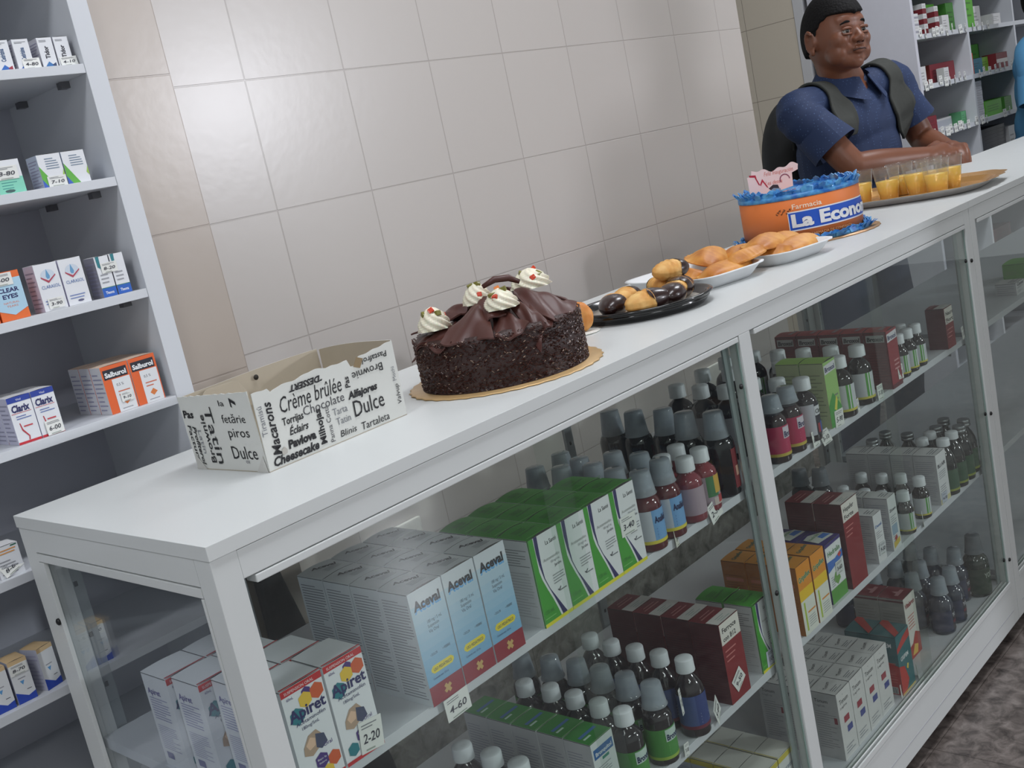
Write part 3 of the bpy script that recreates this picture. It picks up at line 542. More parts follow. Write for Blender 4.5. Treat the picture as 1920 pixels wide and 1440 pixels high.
def lab_two(base, side, name=None, ink=(30, 40, 90), plate=None, back=(150, 152, 160), foot=None, span=1.05, yellow=None, plate_a=0.0, tz=.62, th=.26):
    """base colour with a text column towards the near side, title facing the glass"""
    def d(mb, R, z0, z1):
        h = z1-z0; f = Wrap(mb, R, A_); f.rect(-R*PI*.98, z0, R*PI*.98, z1, cm(*base))
        f.rect(-R*2.3, z0, -R*.62, z1, cm(*side)); f.lines(-R*2.1, z0+h*.08, -R*.75, z1-h*.08, 11, cm(*back), .3)
        if yellow: f.rect(-R*PI*.98, z0, R*PI*.98, z0+h*.10, cm(*yellow))
        if plate: f.rect(-R*.52, z0+h*tz-.002, R*.95, z0+h*(tz+th)+.004, cm(*plate))
        if name: f.text(name, -R*.46, z0+h*tz, h*th, cm(*ink), bold=.04, w=R*1.35)
        if foot: f.lines(-R*.4, z0+h*.16, R*.9, z0+h*.52, 4, cm(*foot), .35)
    return d
def lab_face(mb, R, z0, z1):   # green swoosh label
    f = Wrap(mb, R, A_); h = z1-z0; f.rect(-R*2.4, z0, R*1.6, z1, cm(196, 200, 204)); f.lines(-R*2.2, z0+h*.1, -R*.9, z1-h*.1, 9, cm(150, 154, 162), .3); f.rect(-R*.75, z0, -R*.30, z1, cm(84, 156, 66)); f.rect(-R*.55, z0, -R*.45, z1, cm(210, 214, 216))
    f.rect(-R*2.4, z0, R*1.6, z0+h*.09, cm(200, 190, 80)); f.lines(-R*.05, z0+h*.3, R*.9, z1-h*.15, 5, cm(110, 114, 124), .3)
P_ANA = lambda cup: bottle(.0215, .066, .1075, (88, 30, 36), fill=.078, lab=(.012, .060, lab_two((112, 160, 206), (190, 196, 204), 'Anal\u00e9sico', (24, 30, 74), yellow=(214, 200, 70), foot=(50, 70, 130))), cup=(CUP, 0, .006, .034) if cup else None)
P_PINK = lambda: bottle(.0205, .060, .096, (128, 56, 66), lab=(.012, .053, lab_two((168, 150, 160), (168, 148, 160), None, foot=(90, 60, 70))), neckr=.010)
def lab_fruit(mb, R, z0, z1):
    h = z1-z0; f = Wrap(mb, R, A_); f.rect(-R*2.6, z0, R*2, z1, cm(166, 150, 160)); f.lines(-R*2.3, z0+h*.1, -R*.9, z1-h*.1, 8, cm(130, 112, 124), .3); f.rect(-R*.7, z0+h*.30, R*.2, z1, cm(70, 120, 78)); f.rect(-R*.1, z0+h*.4, R*1.1, z1, cm(206, 166, 70)); f.rect(-R*.3, z0, R*1.1, z0+h*.26, cm(196, 182, 176)); f.rect(R*.1, z0+h*.05, R*.8, z0+h*.3, cm(180, 70, 70))
P_PINK2 = lambda: bottle(.0205, .060, .096, (128, 50, 58), lab=(.010, .055, lab_fruit), neckr=.010)
P_BIG = lambda cup: bottle(.0245, .082, .126, (14, 10, 12), lab=(.012, .074, lab_two((30, 20, 22), (150, 152, 158), None, back=(60, 60, 66)) if not cup else lab_redfruit), capr=.0150, caph=.022, cup=(CUP, 0, .006, .040) if cup else None)
def lab_redfruit(mb, R, z0, z1):
    h = z1-z0; f = Wrap(mb, R, A_); f.rect(-R*.1, z0, R*1.4, z1, cm(116, 24, 30)); f.rect(R*.1, z0+h*.3, R*.5, z0+h*.55, cm(190, 150, 130)); f.poly([(R*.2, z0+h*.08), (R*.6, z0+h*.05), (R*.7, z0+h*.3), (R*.3, z0+h*.34)], cm(170, 90, 70))
def lab_black(mb, R, z0, z1):
    h = z1-z0; f = Wrap(mb, R, A_); f.rect(-R*2.7, z0, R*2, z1, cm(186, 188, 196)); f.lines(-R*2.4, z0+h*.08, -R*.6, z1-h*.08, 13, cm(130, 132, 142), .3); f.rect(-R*.42, z0, R*.9, z1, cm(28, 28, 40)); f.rect(-R*.42, z0+h*.62, R*.6, z0+h*.92, cm(206, 208, 212)); f.text('Clor', -R*.36, z0+h*.68, h*.2, cm(30, 40, 40), bold=.04, w=R*.8); f.rect(R*0, z0+h*.06, R*.7, z0+h*.4, cm(50, 80, 150)); f.rect(-R*.3, z0+h*.06, -R*.02, z0+h*.36, cm(150, 40, 50))
P_GREEN = lambda cup: bottle(.0215, .070, .110 if not cup else .107, (38, 34, 38), lab=(.010, .056, lab_two((74, 142, 66), (74, 142, 66), 'Bronquit', (26, 34, 80), plate=(190, 208, 200), back=(60, 128, 54), foot=(120, 180, 100), yellow=(150, 180, 70))), cup=(CUP, 0, .012, .034) if cup else None)
P_BLUE = lambda: bottle(.0215, .070, .118, (34, 24, 30), lab=(.014, .066, lab_two((48, 66, 124), (70, 88, 140), None, back=(40, 52, 100), foot=(150, 160, 190), yellow=(110, 40, 60))))
P_RED = lambda: bottle(.0205, .068, .108, (46, 30, 34), fill=.080, lab=(.012, .062, lab_two((176, 44, 84), (176, 44, 84), 'Broxol', (30, 34, 84), plate=(204, 196, 206), back=(206, 90, 120), foot=(220, 140, 160), yellow=(190, 170, 70))), cup=(CUP, 0, .003, .026))
P_BROWN = lambda: bottle(.0215, .068, .110, (24, 18, 20), lab=(.012, .060, lab_face), capr=.0150)
P_CLOR = lambda: bottle(.0215, .070, .110, (40, 34, 38), lab=(.012, .066, lab_black), capr=.0150)
P_SMALL = lambda: bottle(.0165, .050, .085, (30, 24, 26), lab=(.008, .044, lab_face), capr=.0125, caph=.018)
P_DARKG = lambda m_: bottle(.0215, .070, .120, (30, 32, 32), lab=(.010, .056, lab_two((54, 86, 62), (54, 86, 62), None, back=(70, 100, 74), foot=(110, 130, 100), yellow=(140, 150, 60))), cap=mat((158, 162, 164), .3, metal=.85, kind='tin_cap') if m_ else CAP, metal=m_, capr=.0135, caph=.015)
def lab_yo(mb, R, z0, z1):
    h = z1-z0; f = Wrap(mb, R, A_); f.rect(-R*2.7, z0, R*.1, z1, cm(52, 58, 84)); f.lines(-R*2.4, z0+h*.08, -R*.6, z1-h*.08, 9, cm(36, 40, 62), .3); f.rect(-R*.25, z0, R*1.2, z1, cm(36, 34, 44)); f.text('YODEX', -R*.2, z0+h*.66, h*.26, cm(196, 198, 204), bold=.03, w=R*1.3); f.rect(-R*.2, z0+h*.36, R*1.1, z0+h*.5, cm(110, 40, 56)); f.rect(R*.2, z0+h*.1, R*.5, z0+h*.2, cm(200, 200, 204))
P_YO = lambda: bottle(.0235, .064, .108, (50, 58, 74), lab=(.008, .052, lab_yo), capr=.0135, caph=.019, cup=(CUP, 0, .012, .034))
P_YOG = lambda: bottle(.0270, .078, .124, (34, 48, 40), lab=(.008, .066, lab_two((40, 60, 44), (40, 62, 46), 'YODEX', (160, 170, 160), back=(48, 72, 52), foot=(110, 110, 80))), capr=.0150, caph=.020, cup=(CUPD, 0, .014, .040))
GB_ = 'big black syrup bottles on the top shelf'
def bottles(proto, z, pts, desc, group, places):
    p = None
    for (x, y), pl in zip(pts, places):
        o = proto if p is None else copy_tree(p)
        y = max(y, .0415 if group != GB_ else .050)
        p = p or proto; o.location = (x, y, z); o.rotation_euler = (0, 0, rj.uniform(-.15, .1)); lab = '%s, %s' % (desc, pl)
        if len(lab.split()) > 16: print('LONG', len(lab.split()), lab)
        tag(o, lab, 'bottle', group)
# upper shelf, left bay
GA = 'capped syrup bottles on the top shelf beside the green cartons'
bottles(P_ANA(True), Z1, [(.674, .036), (.723, .034), (.677, .088), (.743, .091), (.744, .141), (.675, .186), (.693, .140), (.668, .232), (.714, .182), (.733, .235)], 'blue-labelled red syrup bottle under a clear cup', GA,
        ['front left by the green cartons', 'front, with price card 3-80 at its foot', 'second row left', 'second row right', 'third row right', 'fourth row left behind green lids', 'third row left', 'back left, almost hidden by green lids', 'fourth row right', 'back row right'])
bottles(P_PINK(), Z1, [(.781, .030)], 'pale pink syrup bottle with mauve label', GA, ['front, just left of card 2-50'])
bottles(P_PINK2(), Z1, [(.823, .043), (.832, .090), (.785, .084)], 'pink syrup bottle with fruit picture label', GA, ['behind price card 2-50', 'second from the glass', 'behind the mauve-labelled one'])
GB = 'big black syrup bottles on the top shelf'
bottles(P_BIG(True), Z1, [(.887, .051), (.884, .102), (.902, .154), (.890, .204), (.892, .255)], 'big black bottle with grey measuring cup on top', GB, ['nearest the glass by the middle post', 'second from glass', 'third from glass', 'fourth from glass', 'fifth, farthest from glass'])
bottles(P_BIG(False), Z1, [(1.054, .131), (1.057, .183), (1.063, .236), (1.166, .190), (1.160, .244), (1.246, .246)], 'big black bottle with plain grey cap', GB, ['left column, front', 'left column, middle', 'left column, back', 'behind the middle post, front', 'behind the middle post, back', 'deepest by the rear upright'])
# upper shelf, right bay
bottles(P_RED(), Z1, [(1.040, .037), (1.092, .040)], 'crimson-labelled syrup bottle beside the middle post', 'crimson-labelled bottles', ['left', 'right, above card 6-10'])
bottles(P_CLOR(), Z1, [(1.147, .034), (1.146, .087), (1.147, .135)], 'dark bottle with black and white label and white cap', 'black and white labelled bottles', ['at the front', 'second row', 'third row'])
bottles(P_BROWN(), Z1, [(1.284, .027), (1.361, .030), (1.359, .091), (1.351, .143), (1.347, .195), (1.262, .144), (1.345, .248)], 'dark bottle with green-striped white label, top shelf', 'green-striped bottles on the top shelf', ['front left by the pale green carton', 'front right', 'second row', 'third row', 'fourth row', 'behind the pale green cartons', 'farthest back'])
bottles(P_SMALL(), Z1, [(1.536, .027), (1.578, .031), (1.619, .032), (1.621, .072)], 'small dark bottle with white cap beside the dark red cartons', 'small bottles beside the dark red expectorant cartons', ['left', 'middle', 'right', 'back right'])
# lower shelf, left bay
GC = 'white-capped bottles on the lower shelf'
bottles(P_GREEN(False), Z2, [(.551, .051), (.557, .098), (.562, .147), (.565, .195), (.561, .243)], 'green-labelled bottle with bare white cap', GC, ['front row beside green-topped cartons', 'second row', 'third row', 'fourth row', 'back row'])
bottles(P_GREEN(True), Z2, [(.613, .045), (.620, .096), (.624, .145), (.629, .195), (.623, .243), (.612, .293)], 'green-labelled bottle under a clear cup', GC, [r_+' row' for r_ in ('front', 'second', 'third', 'fourth', 'fifth', 'back')])
bottles(P_BLUE(), Z2, [(.692, .040), (.695, .088), (.697, .134), (.699, .181), (.705, .228)], 'blue-labelled dark bottle beside the dark red cartons', GC, [r_+' row' for r_ in ('front', 'second', 'third', 'fourth', 'back')])
bottles(P_BROWN(), Z2, [(.394, .105), (.396, .157), (.392, .209)], 'dark bottle with grey cap, left of the green-topped cartons', 'bottles left of the green-topped cartons', ['front', 'middle', 'back'])
# lower shelf, right bay
bottles(P_SMALL(), Z2, [(1.462, .040), (1.545, .043), (1.453, .081), (1.555, .085), (1.460, .119), (1.550, .123), (1.549, .167), (1.470, .170)], 'small dark bottle with green-striped label, lower shelf', 'small green-striped bottles on the lower shelf', ['front left', 'front right', 'second row left', 'second row right', 'third row left', 'third row right', 'back right', 'back left'])
bottles(bottle(.0215, .070, .110, (40, 44, 50), cup=(CUPD, 0, .010, .034)), Z2, [(1.476, .220), (1.469, .262)], 'dark bottle with grey cup behind the small bottles', 'grey-cupped bottles at the back of the lower shelf', ['front', 'back'])
GD = 'dark green bottles at the far end of the lower shelf'
bottles(P_DARKG(True), Z2, [(1.772, .036), (1.8155, .0475), (1.764, .088), (1.8185, .092), (1.714, .131), (1.722, .184), (1.668, .190)], 'dark green bottle with tin cap, far end of lower shelf', GD, ['front left', 'front right', 'second row left', 'second row right', 'behind the off-white cartons', 'deeper behind the cartons', 'deepest by the cartons'])
bottles(P_DARKG(False), Z2, [(1.729, .040), (1.724, .086), (1.681, .086), (1.681, .036)], 'dark green bottle with pale cap, far end of lower shelf', GD, ['front', 'second row', 'second row by the cartons', 'front by the cartons'])
# bottom deck
GE = 'slate blue bottles under clear cups on the bottom deck'
bottles(P_YO(), Z3, [(1.587, .052), (1.642, .049), (1.593, .110), (1.655, .118), (1.646, .170), (1.728, .123), (1.738, .075), (1.741, .175), (1.559, .255), (1.600, .200)], 'slate blue bottle under a clear cup, bottom deck', GE, ['front left', 'front right', 'second row left', 'second row middle', 'third row middle', 'second row right', 'behind the big green bottle', 'third row right', 'far back by the cartons', 'back left'])
bottles(P_YOG(), Z3, [(1.778, .047)], 'large dark green bottle at the far front corner of the bottom deck', None, ['the biggest there'])

# ================================================================ NEAR SHELVING UNIT (left)
t = empty('shelving_unit', (-1.10, .45, 0), 'tall white shelving unit at the left with small medicine cartons', 'shelving unit')
LX = 1.10
BACKP = mat((176, 178, 188), .6, kind='shelf_back')
mb = MB(); mb.box((1.355, 0, 0), (1.3815, .2520, 2.40), PANEL, .0008); mb.build('side_panel', t)
mb = MB(); mb.box((0, 0, 0), (.024, .2520, 2.40), PANEL, .0008); mb.build('side_panel', t)
mb = MB(); mb.box((.024, .240, 0), (1.355, .2520, 2.40), BACKP); mb.build('back_panel', t)
SH = [2.213, 2.068, 1.923, 1.778, 1.633, 1.488, 1.346, 1.200, 1.054, .908, .757, .612, .466, .320, .175]
for z in SH:
    mb = MB(); mb.box((.0241, .001, z-.0115), (1.3549, .2399, z), PANEL, .0006); mb.build('shelf', t)
for z in SH[5:9]:
    for yy in (.05, .18):
        mb = MB(); mb.box((1.343, yy, z-.020), (1.3549, yy+.012, z-.0117), mat((120, 120, 124), .4, metal=.6, kind='bracket')); mb.build('bracket', t)
def small_box(w, d, h, draw, side=(196, 196, 204), top=(210, 210, 212), body=(220, 222, 226)):
    c = Carton(w, d, h, body, top=top, side=side, flap=.0006, seams=False); draw(c.front, c.w, c.h); c.left.lines(.003, h*.08, d-.003, h*.92, 9, cm(150, 150, 172), .3); return c.mb
def d_painting(name, ink, tri1, tri2):
    def d(f, w, h):
        f.text(name, w*.62, h*.30, h*.22, cm(*ink), bold=.03, w=h*.42, rot=PI/2); f.lines(w*.12, h*.86, w*.85, h*.94, 2, GREY); f.poly([(w*.1, 0), (w*.9, 0), (w*.45, h*.2)], cm(*tri1)); f.poly([(w*.9, 0), (w*.9, h*.16), (w*.6, h*.08)], cm(*tri2))
    return d
def d_green79(f, w, h):
    f.lines(w*.3, h*.55, w*.85, h*.92, 5, cm(110, 130, 150), .35); f.poly([(0, 0), (0, h*.66), (w*.55, 0)], cm(92, 170, 60)); f.poly([(0, 0), (0, h*.26), (w*.22, 0)], cm(50, 90, 180)); f.poly([(w*.9, h*.3), (w, h*.5), (w, h*.2)], cm(150, 190, 70))
def d_mint(f, w, h): f.rect(0, 0, w, h*.48, cm(128, 204, 180)); f.lines(w*.15, h*.15, w*.8, h*.4, 3, cm(70, 150, 140), .35); f.poly([(w*.4+w*.2*math.cos(a*PI/4), h*.08+h*.05*math.sin(a*PI/4)) for a in range(8)], cm(60, 90, 90))
def d_drop(f, w, h):
    f.poly([(w*.52+w*.30*math.cos(a*PI/8), h*.74+h*.13*math.sin(a*PI/8)) for a in range(16)], cm(196, 206, 218)); f.poly([(w*.50, h*.88), (w*.42, h*.72), (w*.46, h*.67), (w*.56, h*.67), (w*.60, h*.72)], cm(96, 150, 190))
    f.poly([(w*.20, h*.70), (w*.48, h*.58), (w*.84, h*.72), (w*.84, h*.75), (w*.50, h*.63), (w*.20, h*.73)], cm(170, 60, 80)); f.text('CLARASOL', w*.12, h*.47, h*.10, cm(70, 110, 170), w=w*.8); f.lines(w*.12, h*.14, w*.8, h*.26, 2, cm(110, 130, 180)); f.poly([(w*.55+w*.14*math.cos(a*PI/5), h*.08+h*.025*math.sin(a*PI/5)) for a in range(10)], cm(90, 90, 120))
def d_822(f, w, h): f.rect(0, 0, w, h*.22, cm(24, 90, 180)); f.text('Theona', w*.2, h*.07, h*.1, WH, bold=.02, w=w*.6); f.rect(0, h*.22, w, h*.235, cm(60, 130, 80)); f.lines(w*.15, h*.34, w*.7, h*.62, 3, DIM); f.poly([(w*.1, h), (w*.35, h), (w*.3, h*.7), (w*.12, h*.75)], cm(30, 120, 130))
def d_clear(f, w, h):
    f.poly([(0, h*.22), (w*.5, h*.10), (w, h*.22), (w, h*.86), (0, h*.86)], cm(168, 202, 222)); f.text('CLEAR', w*.12, h*.58, h*.12, NAVY, bold=.04, w=w*.74); f.text('EYES', w*.22, h*.45, h*.12, NAVY, bold=.04, w=w*.55); f.text('NATURAL', w*.2, h*.34, h*.06, cm(214, 110, 50), w=w*.55); f.text('TEARS', w*.28, h*.27, h*.06, cm(214, 110, 50), w=w*.4)
def d_salb(f, w, h):
    f.rect(w*.30, 0, w*.96, h*.70, cm(218, 220, 222)); f.rect(w*.06, h*.72, w*.92, h*.92, cm(24, 26, 40)); f.text('Salburol', w*.10, h*.76, h*.14, WH, bold=.04, w=w*.78); f.text('0,5 %', w*.42, h*.54, h*.08, DARK, w=w*.26); f.lines(w*.42, h*.34, w*.85, h*.48, 2, cm(200, 110, 80)); f.poly([(w*.5, h*.2), (w*.62, h*.13), (w*.78, h*.2), (w*.64, h*.28)], cm(210, 120, 60)); f.lines(w*.42, h*.05, w*.8, h*.1, 1, DIM)
def d_clarix(f, w, h):
    f.rect(0, h*.88, w, h, cm(34, 60, 150)); f.text('Vital', w*.38, h*.91, h*.06, WH, w=w*.22); f.text('Clarix', w*.08, h*.68, h*.20, NAVY, bold=.04, w=w*.80, shear=.15); f.rect(w*.05, h*.645, w*.9, h*.655, cm(190, 60, 70)); f.lines(w*.2, h*.52, w*.85, h*.62, 2, cm(90, 110, 170)); f.poly([(w*.25, h*.44), (w*.29, h*.44), (w*.34, h*.3), (w*.55, h*.14), (w*.52, h*.06), (w*.46, h*.06), (w*.50, h*.13), (w*.29, h*.28)], cm(180, 50, 66)); f.rect(0, 0, w, h*.05, cm(190, 36, 50)); f.lines(w*.4, h*.34, w*.8, h*.42, 1, cm(190, 60, 70))
def d_blueband(f, w, h): f.rect(0, 0, w, h, cm(214, 216, 218)); f.poly([(0, 0), (w, 0), (w, h*.17), (w*.6, h*.12), (0, h*.28)], cm(40, 70, 170)); f.rect(0, h*.9, w, h, cm(206, 178, 136)); f.poly([(w*.36, h*.5), (w*.6, h*.5), (w*.48, h*.4)], cm(90, 150, 200)); f.lines(w*.3, h*.55, w*.7, h*.62, 1, DIM); f.lines(w*.6, h*.26, w*.85, h*.3, 1, DARK)
YU = .461
def unitbox(mbx, x, z, label, group, rz=0, tagtxt=None, tx=0, tz=0, y=YU, tw=.022, thh=.016, roll=0):
    o = place(mbx, 'medicine_carton', x, y, z+.0002, label, 'carton', group, rz)
    if tagtxt: card(o, (tx, -.0010, tz), tw, thh, tagtxt, tilt=.012, roll=roll)
    return o
tid = small_box(.0195, .03, .036, d_painting('Tidor', (30, 30, 44), (50, 110, 170), (40, 60, 100))); cet = small_box(.0205, .03, .036, d_painting('Cetirizina', (60, 90, 130), (40, 100, 180), (150, 40, 60)))
GS = 'small cartons on the upper shelf of the left unit'
a = unitbox(tid, .2080, 1.488, 'white eye-drop carton with vertical black name, left of the topmost pair', GS); b_ = copy_tree(a); b_.location.x = .2290; b_['label'] = 'white eye-drop carton with vertical black name, right of the topmost pair'
card(None, (.231, .4595, 1.4882), .022, .011, '4-10', tilt=-.1, roll=-.05, label='small curled price card at the topmost pair of white cartons', group='price cards on the left unit')
a = unitbox(cet, .1770, 1.488, 'white allergy carton with blue and red corner, right one', GS); b_ = copy_tree(a); b_.location.x = .1520; b_['label'] = 'white allergy carton with blue and red corner, left one at frame edge'
card(None, (.183, .4595, 1.4882), .022, .013, '4-80', tilt=-.1, roll=0, label='price card 4-80 between the white cartons of the highest shelf', group='price cards on the left unit')
g79 = small_box(.0305, .03, .040, d_green79, side=(180, 190, 206))
a = unitbox(g79, .1660, 1.346, 'white carton with green and blue triangles, left with price card 7-10', GS); card(a, (.006, -.001, 0), .024, .013, '7-10', tilt=.012)
a = unitbox(g79, .1975, 1.346, 'white carton with green and blue triangles, right of the pair', GS)
mint = small_box(.0330, .03, .040, d_mint)
a = unitbox(mint, .1110, 1.346, 'white and mint green carton with price card 8-80', GS, tagtxt='8-80', tx=.0, tz=.017, tw=.028, thh=.016); 
dr = small_box(.0300, .03, .058, d_drop, side=(206, 204, 222))
a = unitbox(dr, .1230, 1.200, 'white carton with blue water drop, left with price card 3-90', GS, tagtxt='3-90', tx=.006, tz=.002, tw=.020, thh=.013); b_ = unitbox(dr, .1545, 1.200, 'white carton with blue water drop, right of the pair', GS)
e2 = small_box(.0195, .03, .052, d_822, side=(140, 140, 150))
a = unitbox(e2, .2010, 1.200, 'white and royal blue carton beneath price card 8-20, left', GS); card(a, (.006, -.001, .030), .022, .013, '8-20', tilt=.012); unitbox(e2, .2215, 1.200, 'white and royal blue carton at the end of its shelf, right', GS)
ce = small_box(.0350, .03, .058, d_clear, body=(222, 104, 40), top=(214, 96, 40), side=(214, 96, 40))
a = unitbox(ce, .0700, 1.200, 'orange and light blue eye-drop carton with price card 5-00', GS, tagtxt='5-00', tx=-.001, tz=.042, tw=.026, thh=.015); a.rotation_euler.z = 0
unitbox(ce, .0330, 1.200, 'orange and light blue eye-drop carton cut by the frame edge', GS)
sb = small_box(.0385, .0300, .062, d_salb, body=(220, 96, 40), top=(216, 190, 170), side=(206, 206, 210))
proto = None
for j in range(3):
    for i in range(2):
        o = place(proto or sb, 'medicine_carton', .1680+.0390*i, YU+.0305*j, 1.0542, 'orange and white carton with black title bar, %s row, %s' % (ROW[j], ('left', 'right')[i]), 'carton', 'orange and white cartons on the left unit'); proto = proto or o
card(None, (.1850, .4595, 1.066), .016, .012, '9-10', tilt=0, label='price 9-10 note on the left orange and white carton', group='price cards on the left unit')
cx_ = small_box(.0290, .0300, .058, d_clarix, side=(196, 196, 216)); proto = None
for i in range(2):
    for j in range(2):
        o = place(proto or cx_, 'medicine_carton', .0460+.0295*i, YU+.0305*j, 1.0542, 'white nasal spray carton with blue top band, %s row, %s' % (ROW[j], ('left', 'right')[i]), 'carton', 'blue-banded white cartons on the left unit'); proto = proto or o
card(None, (.082, .4590, 1.0545), .021, .018, '6-00', tilt=-.03, roll=-.02, label='price card 6-00 leaning on the blue-banded white carton', group='price cards on the left unit')
def d_low(f, w, h): f.lines(w*.1, h*.75, w*.9, h*.93, 2, cm(214, 150, 80), .4); f.lines(w*.1, h*.1, w*.8, h*.6, 5, DIM); f.rect(w*.7, h*.93, w*.95, h*.97, cm(40, 100, 80))
lw = small_box(.0300, .03, .038, d_low)
unitbox(lw, -.0200, .908, 'white carton with orange print behind price card 8-80, lower shelf', 'small cartons low on the left unit'); card(None, (-.014, .4585, .9085), .026, .015, '8-80', rz=.1, tilt=-.2, roll=-.35, label='tilted price card 8-80 at the frame edge beside the counter', group='price cards on the left unit')
bb_ = small_box(.0235, .03, .054, d_blueband, top=(206, 178, 136), side=(170, 172, 186))
unitbox(bb_, -.0440, .757, 'white and blue carton with cardboard top and price card 8-70', 'small cartons low on the left unit', tagtxt='8-70', tx=.0005, tz=.036, tw=.021, thh=.013)
unitbox(bb_, -.0700, .757, 'white and blue carton with cardboard top at the frame edge', 'small cartons low on the left unit')
unitbox(bb_, -.0080, .757, 'white and blue carton half hidden by the counter leg', 'small cartons low on the left unit', rz=.3)
unitbox(bb_, .0560, .757, 'white and blue carton with price card 6-60 seen through the end glass', 'small cartons low on the left unit', tagtxt='6-60', tx=.0005, tz=.038, tw=.021, thh=.012)
unitbox(bb_, .0310, .757, 'white and blue carton beside the 6-60 one, seen through end glass', 'small cartons low on the left unit')

# ================================================================ FAR SHELVING UNIT (right)
FX, FY = 3.702, .800
t = empty('shelving_unit', (FX, FY, 0), 'large white shelving unit behind the man with green and red cartons', 'shelving unit')
WALLP = mat((198, 198, 206), .5, kind='melamine_side')
mb = MB(); mb.box((0, 0, 0), (.022, .40, 2.35), WALLP, .001); mb.build('side_panel', t)
mb = MB(); mb.box((.022, .388, 0), (2.30, .40, 2.35), mat((136, 137, 148), .6, kind='shelf_back')); mb.build('back_panel', t)
for k in range(4):
    mb = MB(); mb.box((.552+.565*k-.009, .001, 0), (.552+.565*k+.009, .3878, 2.35), PANEL, .0008); mb.build('divider', t)
FS = [1.4100+.1875*k for k in range(-7, 5)]
for z in FS:
    for k in range(4):
        x0 = .0222 if k == 0 else .552+.565*(k-1)+.0092
        mb = MB(); mb.box((x0, .001, z-.018), (.552+.565*k-.0092, .3878, z), PANEL, .0008); mb.build('shelf', t)
def fbox(x, z, w, d, h, col, label, y=.82, group='cartons on the far shelving unit', stripes=None, side=None):
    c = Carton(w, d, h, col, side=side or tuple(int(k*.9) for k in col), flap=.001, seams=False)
    if stripes: 
        for (a, b, s_) in stripes: c.front.rect(0, h*a, c.w, h*b, cm(*s_)); 
    else: c.front.lines(w*.12, h*.3, w*.8, h*.8, 3, cm(*[int(k*.75) for k in col]), .3)
    return place(c.mb, 'medicine_carton', x, y, z+.0002, label, 'carton', group)
GR = (88, 166, 48); GD_ = (58, 118, 40); MR = (120, 30, 40); WW = (206, 206, 206)
A1, A2, A3 = 1.41, 1.2225, 1.035
fbox(3.745, A1, .10, .10, .115, GD_, 'dark green carton behind white packs, top left of the far unit', y=.95)
for k in range(3): fbox(3.728, A1+.0265*k, .085, .06, .026, WW, 'white pack at the left end of the far upper shelf, %s of three' % ('bottom', 'middle', 'top')[k], stripes=[(.3, .6, (150, 150, 160))])
fbox(3.850, A1, .13, .08, .125, GR, 'bright green carton framed by red and white packs on the far unit', y=.93)
for k in range(6): fbox(3.862, A1+.0190*k, .036, .05, .0186, WW if k % 2 else MR, '%s little pack of the left stack on the far shelf, %s up' % (('dark red', 'white')[k % 2], ('lowest', 'second', 'third', 'fourth', 'fifth', 'sixth')[k]), group='red and white packs on the far shelf')
for k in range(5): fbox(3.975, A1+.0200*k, .040, .05, .0196, WW if k % 2 == 0 else MR, '%s little pack of the right stack on the far shelf, %s up' % (('white', 'dark red')[k % 2], ('lowest', 'second', 'third', 'fourth', 'fifth')[k]), group='red and white packs on the far shelf')
fbox(4.040, A1, .15, .08, .120, GR, 'bright green carton right of the striped stacks, far upper shelf', y=.90)
fbox(4.045, A1, .070, .04, .062, WW, 'white leaflet pack before the green cartons on the far upper shelf')
fbox(4.150, A1, .080, .06, .110, GD_, 'green carton beside the divider on the far upper shelf', y=.84)
fbox(4.275, A1, .120, .10, .150, GR, 'tall green carton just right of the divider, far upper shelf'); fbox(4.400, A1, .100, .06, .085, WW, 'white leaning pack right of the tall green carton', y=.83); fbox(4.530, A1, .05, .08, .06, GR, 'small green carton at the right of the far upper shelf', y=.86); fbox(4.600, A1, .11, .08, .045, WW, 'low white pack at the right of the far upper shelf')
fbox(3.730, A2, .090, .05, .070, WW, 'white pack at the left end of the middle far shelf'); fbox(3.740, A2, .20, .08, .105, GR, 'wide green carton behind the white pack, middle far shelf', y=.90)
fbox(3.960, A2, .26, .08, .072, MR, 'long dark red carton on the middle far shelf', y=.86); fbox(3.985, A2, .05, .03, .050, WW, 'white card pack before the dark red carton, middle far shelf', y=.815)
fbox(4.280, A2, .045, .06, .085, (214, 84, 46), 'orange carton right of the divider on the middle far shelf'); fbox(4.345, A2, .14, .06, .060, (44, 116, 140), 'teal carton on the middle far shelf', y=.84); fbox(4.500, A2, .085, .06, .060, (120, 170, 60), 'lime green carton on the middle far shelf', y=.85); fbox(4.600, A2, .14, .06, .065, MR, 'dark red and white cartons at the right of the middle far shelf', stripes=[(.35, .6, (214, 210, 206))]); fbox(4.640, A2, .17, .10, .125, GD_, 'big dark green carton at the back right of the middle far shelf', y=.96)
for k in range(2): fbox(3.735, A3+.034*k, .13, .06, .0335, MR, 'dark red pack at the left of the lowest shelf in view, %s' % ('bottom', 'top')[k])
fbox(3.900, A3, .30, .05, .042, WW, 'long white pack lying on the far shelf behind the man', y=.88, stripes=[(.2, .8, (180, 182, 190))]); fbox(4.175, A3, .055, .05, .05, (90, 160, 110), 'small green and white carton by the divider, lowest far shelf', y=.84)
for k in range(8): fbox(4.290+.002*(k % 2), A3+.0195*k, .095, .07, .0185, (200, 200, 206), 'white pack in the tall stack right of the divider, %s up' % ('lowest', 'second', 'third', 'fourth', 'fifth', 'sixth', 'seventh', 'topmost')[k], group='stack of white packs on the far shelf')
fbox(4.400, A3, .20, .08, .062, GR, 'long bright green carton right of the white stack')
fbox(4.640, A3, .09, .08, .062, GD_, 'dark green carton at the right end of the lowest far shelf')
